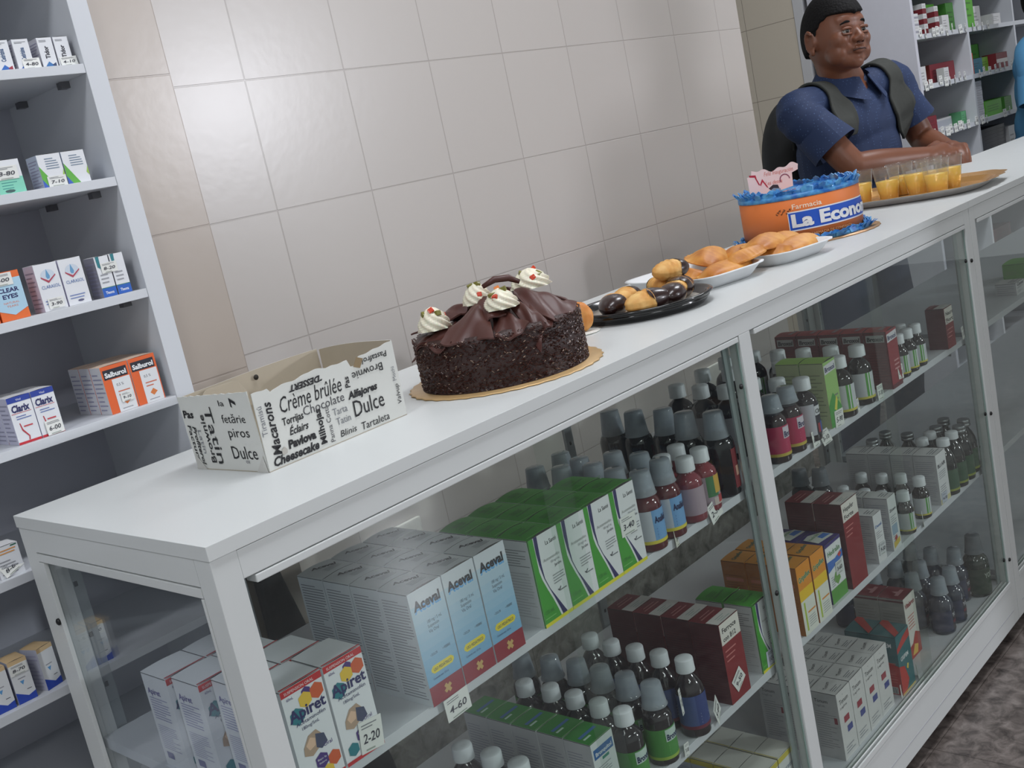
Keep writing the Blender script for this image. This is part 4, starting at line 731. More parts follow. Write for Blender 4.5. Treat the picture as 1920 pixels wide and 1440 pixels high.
for k in range(9): fbox(4.290, .8477+.0155*k, .34, .12, .0148, (70, 70, 76), 'dark grey flat box in the stack below, %s up' % ('lowest', 'second', 'third', 'fourth', 'fifth', 'sixth', 'seventh', 'eighth', 'topmost')[k], group='stack of dark flat boxes', y=.83)
fbox(4.650, .8477, .08, .06, .12, WW, 'white paper pack beside the dark flat boxes')
fbox(4.300, .6600, .22, .10, .110, (90, 20, 26), 'dark red carton low on the far unit, seen through the far counter'); fbox(4.280, .4725, .25, .10, .09, (80, 22, 26), 'second dark red carton lower on the far unit')
fbox(4.10, .6600, .12, .1, .05, WW, 'white packs low on the far unit seen through glass'); fbox(4.56, .6600, .16, .1, .07, (150, 130, 50), 'mustard carton low on the far unit')
tagn = 0
for z, xs in ((A1, [3.745, 3.800, 3.872, 3.905, 3.955, 4.012, 4.075, 4.150, 4.215, 4.300, 4.350, 4.410, 4.470]), (A2, [3.735, 3.775, 3.880, 3.930, 3.985, 4.040, 4.090, 4.140, 4.310, 4.360, 4.420, 4.500, 4.560, 4.620, 4.700]), (A3, [3.760, 3.835, 3.880, 3.925, 3.970, 4.015, 4.060, 4.110, 4.200, 4.270, 4.330, 4.540, 4.620])):
    for x in xs:
        tagn += 1; card(None, (x, .7960, z-.022+rj.uniform(0, .012)), .026, .034, '5-%02d' % ((tagn*7) % 90), rz=rj.uniform(-.3, .3), tilt=-.03, roll=rj.uniform(-.15, .15), label='little white price tag hanging on a far shelf edge', group='price tags along the far shelves', cat='price tag')

# ================================================================ FOOD ON THE COUNTER
ZC = .9852
def sph(mb, c, r, m, nu=16, nv=10, fn=None, smooth=True):
    def g(u, v):
        a, b = 2*PI*u, PI*(v-.5); p = Vector((math.cos(b)*math.cos(a), math.cos(b)*math.sin(a), math.sin(b)))
        k = fn(p, a, b) if fn else 1
        return (c[0]+r[0]*p.x*k, c[1]+r[1]*p.y*k, c[2]+r[2]*p.z*k)
    mb.grid(g, nu, nv, m, smooth)
# --- printed cardboard cake box, open, torn front edge
CARD = mat((206, 207, 202), .6, kind='white_card', var=.02); CIN = mat((178, 168, 150), .75, kind='raw_card', var=.05)
t = empty('cake_box', (.178, .152, ZC), 'open white cardboard cake box printed with black dessert names at the near end', 'cardboard box', rz=.02)
BW, BD, BH = .212, .146, .092
mb = MB(); mb.box((0, 0, 0), (BW, BD, .0008), CIN); mb.build('base', t)
def wallmesh(name, pts_bottom, top_fn, n, outer, inner, thick, text=None, face=None):
    """upright card wall from A to B with a shaped top edge; printed outside"""
    A, B = Vector(pts_bottom[0]), Vector(pts_bottom[1]); d = (B-A); L = d.length; d.normalize(); nrm = Vector((d.y, -d.x, 0)); mb = MB()
    o = [A+d*L*i/n for i in range(n+1)]; tz = [top_fn(i/n) for i in range(n+1)]
    lean = [top_fn(i/n)*.03 for i in range(n+1)]
    vo = [(p.x, p.y, 0.0009) for p in o]+[(p.x+nrm.x*l_, p.y+nrm.y*l_, z) for p, z, l_ in zip(o, tz, lean)]
    vi = [(p.x-nrm.x*thick, p.y-nrm.y*thick, 0.0009) for p in o]+[(p.x+nrm.x*(l_-thick), p.y+nrm.y*(l_-thick), z) for p, z, l_ in zip(o, tz, lean)]
    k = n+1; mb.add(vo, [(i, i+1, k+i+1, k+i) for i in range(n)], outer); mb.add(vi, [(i+1, i, k+i, k+i+1) for i in range(n)], inner)
    mb.add(vo[k:]+vi[k:], [(i, i+1, k+i+1, k+i) for i in range(n)], outer); mb.add([vo[0], vo[k], vi[k], vi[0], vo[n], vo[k+n], vi[k+n], vi[n]], [(0, 1, 2, 3), (7, 6, 5, 4)], outer)
    if face:
        f = Face(mb, (A.x, A.y, 0), tuple(d), (nrm.x*.03, nrm.y*.03, 1), .0004); face(f, L)
    return mb.build(name, t)
def rip(u):
    base = .090
    if .10 < u < .20: base = .084+.006*(u-.10)/.10
    if .20 <= u < .50: base = .0905+.002*math.sin(u*19)
    if .50 <= u <= .66: base = .0900
    if .66 < u < .72: base = .0815
    if u >= .72: base = .089+.006*(u-.72)/.28
    return base+.0005*math.sin(u*61)
def face_long(f, L):
    T = lambda s_, u, v, h, w, sh=0, bd=0, rot=0, col=INK: f.text(s_, u, v, h, col, shear=sh, bold=bd, w=w, rot=rot)
    T('Cr\u00e8me br\u00fbl\u00e9e', .030, .058, .026, .092, .25); T('Chocolate', .060, .046, .015, .062, .05, .0, 0, cm(70, 70, 74)); T('Torrijas', .030, .0440, .012, .030, .1, .02)
    T('\u00c9clairs', .036, .0310, .012, .028, .35, .02); T('Pavlova', .031, .0170, .013, .040, .1, .05); T('Cheesecake', .006, .0040, .014, .066, .3, .035)
    T('Macarons', .021, .014, .016, .062, .2, .02, PI/2); T('Tiramis\u00fa', .0085, .040, .010, .034, 0, 0, PI/2, GREY)
    T('Milhojas', .084, .006, .012, .042, 0, .03, PI/2); T('Panna Cotta', .0960, .004, .009, .044, 0, 0, PI/2, cm(70, 70, 74))
    T('Tarta', .101, .0330, .012, .022, 0, 0, 0, GREY); T('Tatin', .103, .0210, .012, .022, 0, 0, 0, GREY); T('Blinis', .104, .0060, .011, .026, .2); T('Tartaleta', .137, .0040, .013, .046, .1)
    T('Dulce', .130, .0220, .028, .050, .05, .0); T('Alfajores', .128, .0450, .012, .046, .2, .04); T('Brownie', .190, .0740, .014, .050, 0, 0, PI); T('Pastafrola', .200, .0860, .010, .046, .1, .01, PI)
    T('Pas', .134, .058, .010, .014, .1, .02, PI/2); T('Valvup', .207, .016, .009, .026, .2, 0, PI/2); T('Mochi', .206, .046, .008, .018, 0, 0, PI/2, GREY)
    T('\u02dcDESSERT', .098, .0845, .010, .050, .3, .04, PI)
    f.poly([(.0225, .0125), (.0275, .0135), (.0285, .0175), (.0255, .0215), (.0215, .0195), (.0205, .0155)], cm(176, 172, 164))
def face_short(f, L):
    T = lambda s_, u, v, h, w, sh=0, bd=0, rot=0, col=INK: f.text(s_, u, v, h, col, shear=sh, bold=bd, w=w, rot=rot)
    T('fet\u0103rie', .082, .058, .014, .046); T('piros', .086, .0410, .016, .042); T('Dulce', .082, .0150, .022, .050); T('la', .083, .078, .010, .012); T('L', .108, .088, .014, .012, .3, .04, -PI/2)
    T('Pas', .003, .064, .013, .022, .1, .03); T('Facturas', .006, .056, .010, .052, .1, .01, -PI/2); T('Profiterol', .0155, .054, .010, .048, .2, .02, -PI/2); T('Latin', .0245, .050, .010, .030, 0, 0, -PI/2, GREY)
    T('Brownie', .0460, .008, .014, .060, 0, .01, PI/2); T('Tatin', .0500, .078, .022, .070, 0, .0, -PI/2)
    T('ex', .106, .010, .008, .008, 0, 0, 0, GREY); f.poly([(.0, .0), (.022, 0), (.004, .020)], cm(190, 189, 184)); f.poly([(L, 0), (L-.022, 0), (L-.003, .020)], cm(196, 195, 190))
wallmesh('front_wall', ((0, 0, 0), (BW, 0, 0)), rip, 60, CARD, CIN, .0012, face=face_long)
wallmesh('left_wall', ((0, BD, 0), (0, .0013, 0)), lambda u: .0895+.004*u+.0006*math.sin(u*70), 20, CARD, CIN, .0012, face=face_short)
wallmesh('back_wall', ((BW, BD, 0), (.0013, BD, 0)), lambda u: .088+.006*(1-u)*(.5+.5*math.sin(u*3)), 20, CARD, CIN, .0012)
wallmesh('right_wall', ((BW, .0013, 0), (BW, BD-.0013, 0)), lambda u: .095-.010*u+.006*math.sin(u*2.2), 20, CARD, CIN, .0012)
mb = MB()   # inner handle flap with slot
fl = [(.020+.070*i/14, .1435-.0008, .068+.0195*min(1, 6*min(i/14, 1-i/14))) for i in range(15)]
mb.add([(x, y-.003, .052) for x, y, z in fl]+[(x, y-.001, z) for x, y, z in fl]+[(x, y-.0045, .052) for x, y, z in fl]+[(x, y-.0025, z) for x, y, z in fl], [(i+1, i, 15+i, 16+i) for i in range(14)]+[(30+i, 31+i, 46+i, 45+i) for i in range(14)]+[(15+i, 16+i, 46+i, 45+i) for i in range(14)], CIN)
mb.build('handle_flap', t)
mb = MB(); mb.lathe([(0, 0), (.0035, 0), (.0035, .0006), (0, .0006)], mat((40, 34, 26), .7, kind='hole'), 14); mb.build('punched_hole', t, (.1085, BD-.0021, .082), (PI/2, 0, 0))
mb = MB(); mb.box((.0, .0, 0), (.010, .0006, .012), mat((150, 130, 100), .8, kind='torn_card')); mb.build('torn_flap', t, (.145, -.0035, .080), (.3, .4, 0))

# --- chocolate cake on gold board
CHOC = mat((74, 40, 34), .42, spec=.5, kind='chocolate', var=.1, bump=.15, ns=60); CHOCD = mat((48, 26, 22), .5, kind='dark_chocolate', var=.2, bump=.5, ns=220, bd=.003)
GOLDB = mat((206, 172, 122), .35, metal=.35, kind='gold_board', var=.05)
t = empty('chocolate_cake', (.580, .160, ZC), 'round chocolate cake with sprinkle sides, chocolate shards and cream swirls', 'cake')
mb = MB(); n = 72; mb.lathe([(0, 0), (.134, 0), (.136, .0008), (.134, .0022), (0, .0022)], GOLDB, n, rib=.022); mb.build('cake_board', t)
mb = MB(); rc = random.Random(4)
prof = [(0, .0023), (.116, .0023)]+[(.1135+rc.uniform(-.001, .0015), .004+.0048*k) for k in range(14)]+[(.108, .072), (.06, .074), (0, .0745)]
mb.lathe(prof, CHOCD, 64); mb.build('cake_body', t)
mb = MB(); DS = mat((66, 38, 32), .35, kind='sprinkle'); DL = mat((150, 128, 112), .4, kind='sprinkle_light')
for k in range(5200):
    a = rc.uniform(0, 2*PI); z = rc.uniform(.003, .071); R_ = .1142+rc.uniform(-.0005, .0012); L_ = rc.uniform(.0018, .0036); th = rc.uniform(-.9, .9); wd = .0006
    c_ = Vector((R_*math.cos(a), R_*math.sin(a), z)); tg = Vector((-math.sin(a), math.cos(a), 0)); up = Vector((0, 0, 1)); d_ = tg*math.cos(th)+up*math.sin(th); e_ = tg*-math.sin(th)+up*math.cos(th); nr = Vector((math.cos(a), math.sin(a), 0))
    P_ = [c_-d_*L_/2-e_*wd, c_+d_*L_/2-e_*wd, c_+d_*L_/2+e_*wd, c_-d_*L_/2+e_*wd]; Q_ = [c_-d_*L_/2+nr*.0012, c_+d_*L_/2+nr*.0012]
    mb.add([p[:] for p in P_+Q_], [(0, 1, 5, 4), (3, 4, 5, 2), (0, 4, 3), (1, 2, 5)], DL if rc.random() < .08 else DS)
sp_ = mb.build('chocolate_sprinkles', t); sp_['kind'] = 'stuff'
def shard(pts, lift, fold, seed, th=.0022):
    """a bent chocolate sheet given by its four corner points"""
    r_ = random.Random(seed); A, B, C_, D = [Vector(p) for p in pts]; ph = [r_.uniform(0, 6) for _ in range(4)]
    def f(u, v):
        e = .05*math.sin(9*v+ph[0]); u2 = u+e*(1-u)*.6; v2 = v+.05*math.sin(8*u+ph[1]); p = A*(1-u2)*(1-v2)+B*u2*(1-v2)+C_*u2*v2+D*(1-u2)*v2
        return p+Vector((0, 0, lift*math.sin(PI*u)*math.sin(PI*v)+fold*math.sin(5*u+3*v+ph[2])+fold*.5*math.sin(13*u-7*v+ph[3])))
    mb = MB(); n_ = 14; mb.grid(lambda u, v: f(u, v)[:], n_, n_, CHOC); mb.grid(lambda u, v: (f(1-u, v)-Vector((0, 0, th)))[:], n_, n_, CHOC)
    def edge(g): mb.grid(lambda u, v: (g(u)-Vector((0, 0, th*v)))[:], n_, 1, CHOC, False)
    edge(lambda u: f(u, 0)); edge(lambda u: f(1, u)); edge(lambda u: f(1-u, 1)); edge(lambda u: f(0, 1-u)); mb.build('chocolate_shard', t)
Zt = .075
def cp(deg, r, z): a = math.radians(deg); return (r*math.cos(a), r*math.sin(a), z)
# rim sheets that drape over the side (angles: 200 faces the camera, 290 is the right-hand limb)
shard([cp(140, .120, Zt-.028), cp(165, .119, Zt-.004), cp(165, .06, Zt+.010), cp(140, .07, Zt+.012)], .004, .004, 1)
shard([cp(160, .118, Zt-.012), cp(188, .119, Zt-.008), cp(188, .045, Zt+.016), cp(165, .05, Zt+.010)], .008, .004, 2)
shard([cp(185, .119, Zt-.004), cp(222, .119, Zt-.006), cp(215, .04, Zt+.020), cp(190, .04, Zt+.034)], .012, .003, 3)
shard([cp(222, .119, Zt-.010), cp(246, .118, Zt-.004), cp(240, .05, Zt+.014), cp(222, .05, Zt+.016)], .006, .004, 4)
shard([cp(248, .119, Zt-.030), cp(262, .118, Zt-.004), cp(275, .05, Zt+.026), cp(245, .05, Zt+.030)], .008, .003, 5)
shard([cp(262, .118, Zt-.004), cp(300, .116, Zt-.002), cp(310, .05, Zt+.026), cp(270, .04, Zt+.034)], .010, .004, 6)
shard([cp(200, .085, Zt+.012), cp(235, .085, Zt+.010), cp(300, .03, Zt+.030), cp(130, .03, Zt+.034)], .008, .005, 7)
shard([cp(300, .110, Zt+.002), cp(350, .110, Zt+.004), cp(20, .05, Zt+.030), cp(300, .04, Zt+.030)], .008, .004, 8)
shard([cp(30, .110, Zt+.002), cp(80, .110, Zt+.004), cp(90, .04, Zt+.024), cp(10, .04, Zt+.030)], .008, .004, 9)
shard([cp(90, .110, Zt+.002), cp(135, .112, Zt+.000), cp(130, .04, Zt+.020), cp(90, .04, Zt+.026)], .006, .004, 10)
CREAM = mat((232, 226, 204), .45, kind='whipped_cream', sss=.15)
RF, GF, OF = mat((196, 62, 36), .25, kind='candied_red', sss=.1), mat((120, 116, 50), .3, kind='candied_green'), mat((214, 120, 40), .25, kind='candied_orange')
def rosette(loc, R, H, seed):
    r_ = random.Random(seed); mb = MB()
    def g(u, v):
        a = 2*PI*u; z = H*v; tw = a+v*2.2; rr = R*(math.cos(v*PI/2)**.6 if v < 1 else 0)*(1+.13*math.cos(8*tw)); return (rr*math.cos(a), rr*math.sin(a), z+.0008)
    mb.grid(g, 48, 12, CREAM); mb.grid(lambda u, v: (R*v*math.cos(-2*PI*u), R*v*math.sin(-2*PI*u), .0008), 24, 1, CREAM)
    o = mb.build('cream_swirl', t, loc)
    for k in range(5):
        a = 2*PI*k/5+r_.uniform(-.4, .4); rr = R*r_.uniform(.25, .75); mb = MB(); s_ = r_.uniform(.0032, .0048); mb.box((-s_, -s_*.8, -s_*.7), (s_, s_*.8, s_*.7), (RF, OF, GF, RF, GF)[k], .001)
        mb.build('candied_fruit', o, (rr*math.cos(a), rr*math.sin(a), H*(1-(rr/R)**1.6)+.0015), (r_.uniform(-.6, .6), r_.uniform(-.6, .6), a))
rosette(cp(160, .088, Zt+.008), .021, .030, 1); rosette(cp(188, .028, Zt+.028), .019, .028, 2); rosette(cp(236, .062, Zt+.020), .022, .026, 3); rosette(cp(330, .060, Zt+.030), .026, .026, 4); rosette(cp(60, .075, Zt+.014), .020, .026, 5)
mb = MB(); mb.tube([cp(215, .040, Zt+.050), cp(240, .038, Zt+.056), cp(265, .045, Zt+.054), cp(275, .055, Zt+.046)], [.003, .0045, .0045, .003], CHOC); mb.build('chocolate_curl', t)

# --- round black tray with dipped biscuits
BT = mat((14, 14, 16), .12, spec=.7, kind='black_tray')
t = empty('round_tray', (.942, .182, ZC), 'round black plastic tray holding chocolate-dipped biscuits beside the chocolate cake', 'tray')
mb = MB(); mb.lathe([(0, .0004), (.098, .0004), (.102, .004), (.104, .008), (.1065, .009), (.1065, .011), (.1045, .013), (.108, .0155), (.113, .0165), (.113, .019), (.108, .020), (.102, .018), (.096, .0075), (0, .0075)], BT, 56); mb.build('tray_body', t)
mb = MB(); mb.lathe([(0, .0077), (.093, .0077), (.094, .0084), (.0, .0088)], mat((224, 216, 204), .6, kind='paper_liner'), 48, rib=.012); mb.build('paper_liner', t)
DOUGH = mat((222, 172, 98), .6, kind='biscuit', ramp=[(.35, (206, 146, 70)), (.65, (232, 190, 120))], ns=40, bump=.3); CHB = mat((44, 26, 24), .28, kind='dipping_chocolate', coat=.2)
def biscuit(x, y, z, rz, rx, label, sc=1, dip=.15, side=1):
    """ridged double shell biscuit, one end dipped in chocolate"""
    o = empty('dipped_biscuit', (x, y, z), label, 'biscuit', 'chocolate-dipped biscuits on the black tray'); o.rotation_euler = (rx, 0, rz); R_ = Vector((.030, .017, .0135))*sc
    rid = lambda p, a, b: 1+.075*math.cos(p.x*24)*(1-abs(p.x))+(-.05 if abs(p.z) < .12 else 0)
    mb = MB(); sph(mb, (0, 0, R_.z*.9), R_, DOUGH, 48, 20, rid); mb.build('biscuit_dough', o)
    mb = MB(); rd = random.Random(int(x*1e4))
    def g(u, v):
        a = 2*PI*u; b = (dip+.10*math.sin(3*a+x*90)) ; th = v*(PI/2-b)  # cap about the +x axis
        p = Vector((side*math.cos(th), math.sin(th)*math.cos(a), math.sin(th)*math.sin(a))); k = 1.045
        return (R_.x*p.x*k, R_.y*p.y*k*1.02, R_.z*.9+R_.z*p.z*k*1.02)
    mb.grid(g, 28, 12, CHB); mb.build('chocolate_coat', o)
    return o
biscuit(.876, .190, ZC+.0102, .5, 0, 'chocolate-dipped biscuit at the left end of the black tray', 1.30, .05, -1)
biscuit(.882, .128, ZC+.0102, -.4, 0, 'golden biscuit with chocolate right half near the front of the black tray', 1.35, -.05)
biscuit(.935, .118, ZC+.0102, .5, 0, 'chocolate drizzled biscuit in the middle of the black tray', 1.25, -.35, -1)
biscuit(.985, .140, ZC+.0102, .3, .1, 'nearly all chocolate-covered biscuit in the pile at the right', 1.30, -.5)
biscuit(1.010, .192, ZC+.0100, .9, .1, 'golden biscuit lying behind the chocolate-covered one', 1.30, .6)
biscuit(1.004, .166, ZC+.0400, -.35, .35, 'ridged biscuit with chocolate back edge topping the pile', 1.15, .35, 1)
biscuit(.945, .215, ZC+.0102, .2, 0, 'golden biscuit at the far side of the black tray', 1.2, .1)
# jam tartlet between cake and tray
o = empty('jam_tartlet', (.800, .200, ZC), 'golden pastry with red jam centre between the chocolate cake and black tray', 'pastry'); 
mb = MB(); mb.lathe([(0, 0), (.026, 0), (.029, .0008), (.029, .002), (0, .002)], mat((220, 218, 210), .6, kind='paper_cup'), 32, rib=.05); mb.build('paper_doily', o)
mb = MB(); sph(mb, (0, 0, .0255), (.012, .0225, .0235), mat((222, 156, 84), .55, kind='pastry', ramp=[(.35, (204, 128, 58)), (.65, (232, 176, 104))], ns=30, bump=.3), 30, 18, lambda p, a, b: 1+.03*math.sin(7*b)*math.cos(5*a)-.10*(p.x < -.8)); mb.build('pastry_dough', o, rot=(0, 0, .45))
mb = MB(); sph(mb, (-.0095, -.0047, .0265), (.0035, .0058, .0055), mat((176, 50, 40), .2, kind='jam', coat=.5), 14, 10); mb.build('jam_centre', o)

# --- foam trays with fried turnovers
FOAM = mat((226, 228, 230), .55, kind='foam', var=.01)
def foam_tray(x, y, rz, sx, sy, label):
    mb = MB(); Hh = .022
    def ring(k, z, n=40):
        out = []
        for i in range(n):
            a = 2*PI*i/n; c_, s_ = math.cos(a), math.sin(a); e = 5.0; r = (abs(c_)**e+abs(s_)**e)**(-1/e); out.append((sx*k*c_*r, sy*k*s_*r, z))
        return out
    rings = [ring(.78, 0), ring(.80, .0005), ring(.86, .006), ring(.97, Hh-.002), ring(1.03, Hh), ring(1.03, Hh+.002), ring(.96, Hh+.0012), ring(.84, .007), ring(.78, .0035), ring(.2, .003)]
    vs = [p for r_ in rings for p in r_]; n = 40; fs = [(j*n+i, j*n+(i+1) % n, (j+1)*n+(i+1) % n, (j+1)*n+i) for j in range(len(rings)-1) for i in range(n)]; fs.append(tuple(range(n))[::-1]); fs.append(tuple(range(9*n, 10*n)))
    mb.add(vs, fs, FOAM, True); return tag(mb.build('foam_tray', None, (x, y, ZC), (0, 0, rz)), label, 'tray', 'white foam trays of fried turnovers')
foam_tray(1.155, .222, -.22, .083, .112, 'white foam tray nearer the black tray, half empty with fried turnovers')
foam_tray(1.342, .185, -.20, .083, .112, 'white foam tray before the orange cake, heaped with fried turnovers')
FRY = mat((214, 150, 74), .5, kind='fried_dough', ramp=[(.3, (170, 98, 32)), (.5, (204, 138, 60)), (.72, (224, 168, 88))], ns=22, bump=.35, bd=.004)
def turnover(x, y, z, rz, rx, ry, L, label):
    """half-moon fried pasty: plump belly, crimped curved edge"""
    rt = random.Random(int(x*1e4+y*1e3)); W_ = L*.50; ph = rt.uniform(0, 6); mb = MB()
    def g(top):
        def f(u, v):
            a = PI*u; x_ = -L/2*math.cos(a); ed = W_*(math.sin(a)**.8)*(1+.03*math.sin(26*a))   # curved lip
            y_ = -W_*.18*math.sin(a)+v*(ed+W_*.05)
            k = max(0, math.sin(PI*min(1, v*1.12))) ** .7 if v < .89 else 0
            h = .017*(math.sin(a)**.7)*k*(1+.12*math.sin(7*u+ph)+.10*math.sin(11*v+5*u))
            lip = .0022*math.sin(a)**.3
            return (x_, y_-W_*.35, (.005+h+lip*.5) if top else (.005-lip*.5-h*.28))
        return f
    mb.grid(g(True), 36, 16, FRY); mb.grid(lambda u, v: g(False)(1-u, v), 36, 16, FRY)
    ft = g(True); fb = g(False)
    for vv in (0, 1): mb.grid(lambda u, v: tuple(Vector(ft(u if vv else 1-u, vv)).lerp(Vector(fb(u if vv else 1-u, vv)), 1-v)), 36, 1, FRY)
    o = mb.build('fried_turnover', None, (x, y, z), (rx, ry, rz)); return tag(o, label, 'pastry', 'fried turnovers on the foam trays')
zt = ZC+.0085
turnover(1.160, .165, zt+.004, .05, .0, 0, .140, 'long golden turnover at the front of the nearer foam tray')
turnover(1.205, .135, zt+.016, 2.9, .1, .12, .085, 'darker small turnover at the right tip of nearer foam tray')
turnover(1.140, .245, zt+.002, 1.2, 0, 0, .115, 'turnover lying low at the back of the nearer foam tray')
turnover(1.222, .235, zt+.020, .35, .25, 0, .145, 'plump pale turnover propped up between the two foam trays')
turnover(1.310, .225, zt+.008, .3, .12, 0, .140, 'turnover leaning left in the heap before the orange cake')
turnover(1.360, .140, zt+.004, .05, .06, 0, .150, 'turnover at front centre of the heap before the orange cake')
turnover(1.318, .170, zt+.020, .2, .12, .05, .145, 'turnover lying on top of the heap before the orange cake')
turnover(1.398, .185, zt+.008, .2, .05, -.03, .135, 'turnover at the right end of the heap before orange cake')
turnover(1.285, .150, zt+.004, 1.9, 0, 0, .100, 'turnover at the left bottom of the farther foam tray')
# --- orange birthday cake with blue piping
ORG = mat((232, 128, 62), .5, kind='orange_icing', var=.06, ns=8); BLI = mat((52, 128, 202), .4, kind='blue_icing', ramp=[(.35, (34, 104, 186)), (.65, (88, 164, 214))], ns=60)
EX, EY, ER, EH = 1.615, .245, .121, .095
t = empty('orange_cake', (EX, EY, ZC), 'orange iced cake with blue piping and the shop banner before the drinks', 'cake')
mb = MB(); mb.lathe([(0, 0), (.152, 0), (.1535, .001), (.152, .0026), (0, .0026)], mat((190, 150, 110), .3, metal=.5, kind='foil_board'), 64, rib=.015); mb.build('cake_board', t)
mb = MB(); mb.lathe([(0, .0027), (ER, .0027), (ER, EH-.006), (ER-.003, EH-.001), (ER-.010, EH), (0, EH)], ORG, 72); mb.build('cake_body', t)
mb = MB(); rb = random.Random(9)
def frill(mb, R_, z0, h, n):
    for k in range(n):
        a0 = 2*PI*k/n
        for s_ in range(5):
            a = a0+rb.uniform(-.06, .06); r0 = R_+rb.uniform(-.006, .006); hh = h*rb.uniform(.6, 1.1); da = .05; fl = rb.uniform(-.008, .010); zz = z0+rb.uniform(0, .004)
            P = [Vector((r0*math.cos(a-da), r0*math.sin(a-da), zz)), Vector((r0*math.cos(a+da), r0*math.sin(a+da), zz)), Vector(((r0+fl)*math.cos(a+da*1.3), (r0+fl)*math.sin(a+da*1.3), zz+hh*.8)), Vector(((r0+fl*1.4)*math.cos(a), (r0+fl*1.4)*math.sin(a), zz+hh)), Vector(((r0+fl)*math.cos(a-da*1.3), (r0+fl)*math.sin(a-da*1.3), zz+hh*.7))]
            nr = Vector((math.cos(a), math.sin(a), 0))*.0018; mb.add([p[:] for p in P]+[(p+nr)[:] for p in P], [(4, 3, 2, 1, 0), (5, 6, 7, 8, 9), (0, 1, 6, 5), (1, 2, 7, 6), (2, 3, 8, 7), (3, 4, 9, 8), (4, 0, 5, 9)], BLI)
mb.lathe([(ER-.018, EH-.001), (ER-.016, EH+.006), (ER-.006, EH+.008), (ER+.001, EH+.004), (ER+.001, EH-.003), (ER-.002, EH-.004)], BLI, 60); frill(mb, ER-.008, EH+.001, .015, 44); mb.build('top_piping', t)
mb = MB(); mb.lathe([(ER+.001, .0028), (ER+.014, .003), (ER+.013, .009), (ER+.006, .011), (ER+.001, .008)], BLI, 60); frill(mb, ER+.009, .003, .012, 40); mb.build('base_piping', t)
mb = MB(); f = Wrap(mb, ER, math.radians(196), lift=.0004); BLU = cm(24, 82, 190); L_ = .300
f.rect(.000, .028, L_, .067, WH); f.rect(.0015, .0305, L_-.0015, .0645, BLU); f.k += 4; f.text('La Econom\u00eda', .0050, .0365, .0345, WH, bold=.045, w=.236, res=3); f.text('Farmacia', .010, .0715, .0140, cm(236, 226, 206), bold=.01, w=.058, res=3); f.text('SU FARMACIA DE CONFIANZA', .030, .016, .0065, cm(240, 170, 110), w=.10)
mb.build('printed_banner', t)
mb = MB(); rg = random.Random(2)   # small brown squiggles on the icing
for k in range(9):
    a = math.radians(186+k*1.6); mb.tube([((ER+.0006)*math.cos(a+.02*math.sin(j*2+k)), (ER+.0006)*math.sin(a+.02*math.sin(j*2+k)), .064+.0035*(k % 3)+.001*j) for j in range(4)], .0007, mat((120, 84, 56), .6, kind='squiggle'), 6)
mb.build('icing_squiggle', t)
# paper topper standing on the cake: facing the camera side
mb = MB(); tw_, th_ = .108, .052; nn = 40
out = []
for i in range(nn):
    u = i/(nn-1); out.append((u*tw_, th_*(.92+.06*math.sin(u*9)+.05*math.sin(u*23)) if u > .08 else th_*.78))
bot = [(tw_*.98, th_*.70), (tw_*.86, th_*.62), (tw_*.84, th_*.10), (tw_*.6, .002), (tw_*.3, -.004), (tw_*.12, -.010), (0.0, .006)]
poly = out[::-1]; poly = [(p[0], p[1]) for p in out]+bot
TP = mat((226, 206, 208), .6, kind='topper_paper'); k = len(poly)
mb.add([(u, 0, v) for u, v in poly]+[(u, .0006, v) for u, v in poly], [tuple(range(k))[::-1], tuple(range(k, 2*k))]+[(i, (i+1) % k, k+(i+1) % k, k+i) for i in range(k)], TP)
f = Face(mb, (0, 0, 0), (1, 0, 0), (0, 0, 1), .0003); f.text('Feliz Inauguraci\u00f3n', .034, .036, .012, cm(206, 120, 110), shear=.3, w=.062); f.text('Les desea', .034, .017, .012, cm(206, 120, 110), shear=.3, w=.036)
f.poly([(.004, .044), (.018, .042), (.019, .034), (.024, .020), (.021, .021), (.015, .038), (.005, .040)], cm(170, 30, 60)); f.poly([(.024, .022), (.030, .032), (.036, .020), (.040, .012), (.037, .013), (.030, .026), (.025, .018)], cm(180, 40, 66)); f.poly([(.040, .010), (.050, .016), (.060, .014), (.062, .006), (.046, .004)], cm(44, 40, 52)); f.poly([(.040, .004), (.050, .009), (.064, .006), (.064, .001), (.044, 0)], cm(120, 150, 180))
for q in range(10): a = PI*q/9; f.poly([(.076+.009*math.cos(a)*1, .022+.009*math.sin(a)), (.076+.009*math.cos(a+.36), .022+.009*math.sin(a+.36)), (.076+.011*math.cos(a+.36), .022+.011*math.sin(a+.36)), (.076+.011*math.cos(a), .022+.011*math.sin(a))], cm(130, 60, 90))
tag(mb.build('cake_topper', None, (EX-.085, EY+.060, ZC+EH+.010), (-.06, 0, -.78)), 'white and pink paper topper with curly red lettering standing on the orange cake', 'cake topper')

# --- gold tray with cups of juice
GO = mat((222, 170, 104), .22, metal=.65, kind='gold_foil', bump=.25, ns=30, bd=.003); SI = mat((206, 200, 196), .7, metal=0, kind='foil_underside', bump=.5, ns=60, bd=.003)
TX, TY, TR = 2.125, .225, .10
mb = MB()
def tring(sx, sy, z, n=72, sc=0):
    o_ = []
    for i in range(n):
        a = 2*PI*i/n; c_, s_ = math.cos(a), math.sin(a); e = 3.2; r = (abs(c_)**e+abs(s_)**e)**(-1/e)*(1+sc*math.cos(18*a)); o_.append((sx*c_*r, sy*s_*r, z))
    return o_
rings = [(tring(.115, .150, 0), SI), (tring(.135, .168, .0012), SI), (tring(.152, .184, .012), SI), (tring(.172, .204, .0185, sc=.018), SI), (tring(.172, .204, .0195, sc=.018), GO), (tring(.150, .182, .013), GO), (tring(.132, .165, .0025), GO), (tring(.03, .04, .0022), GO)]
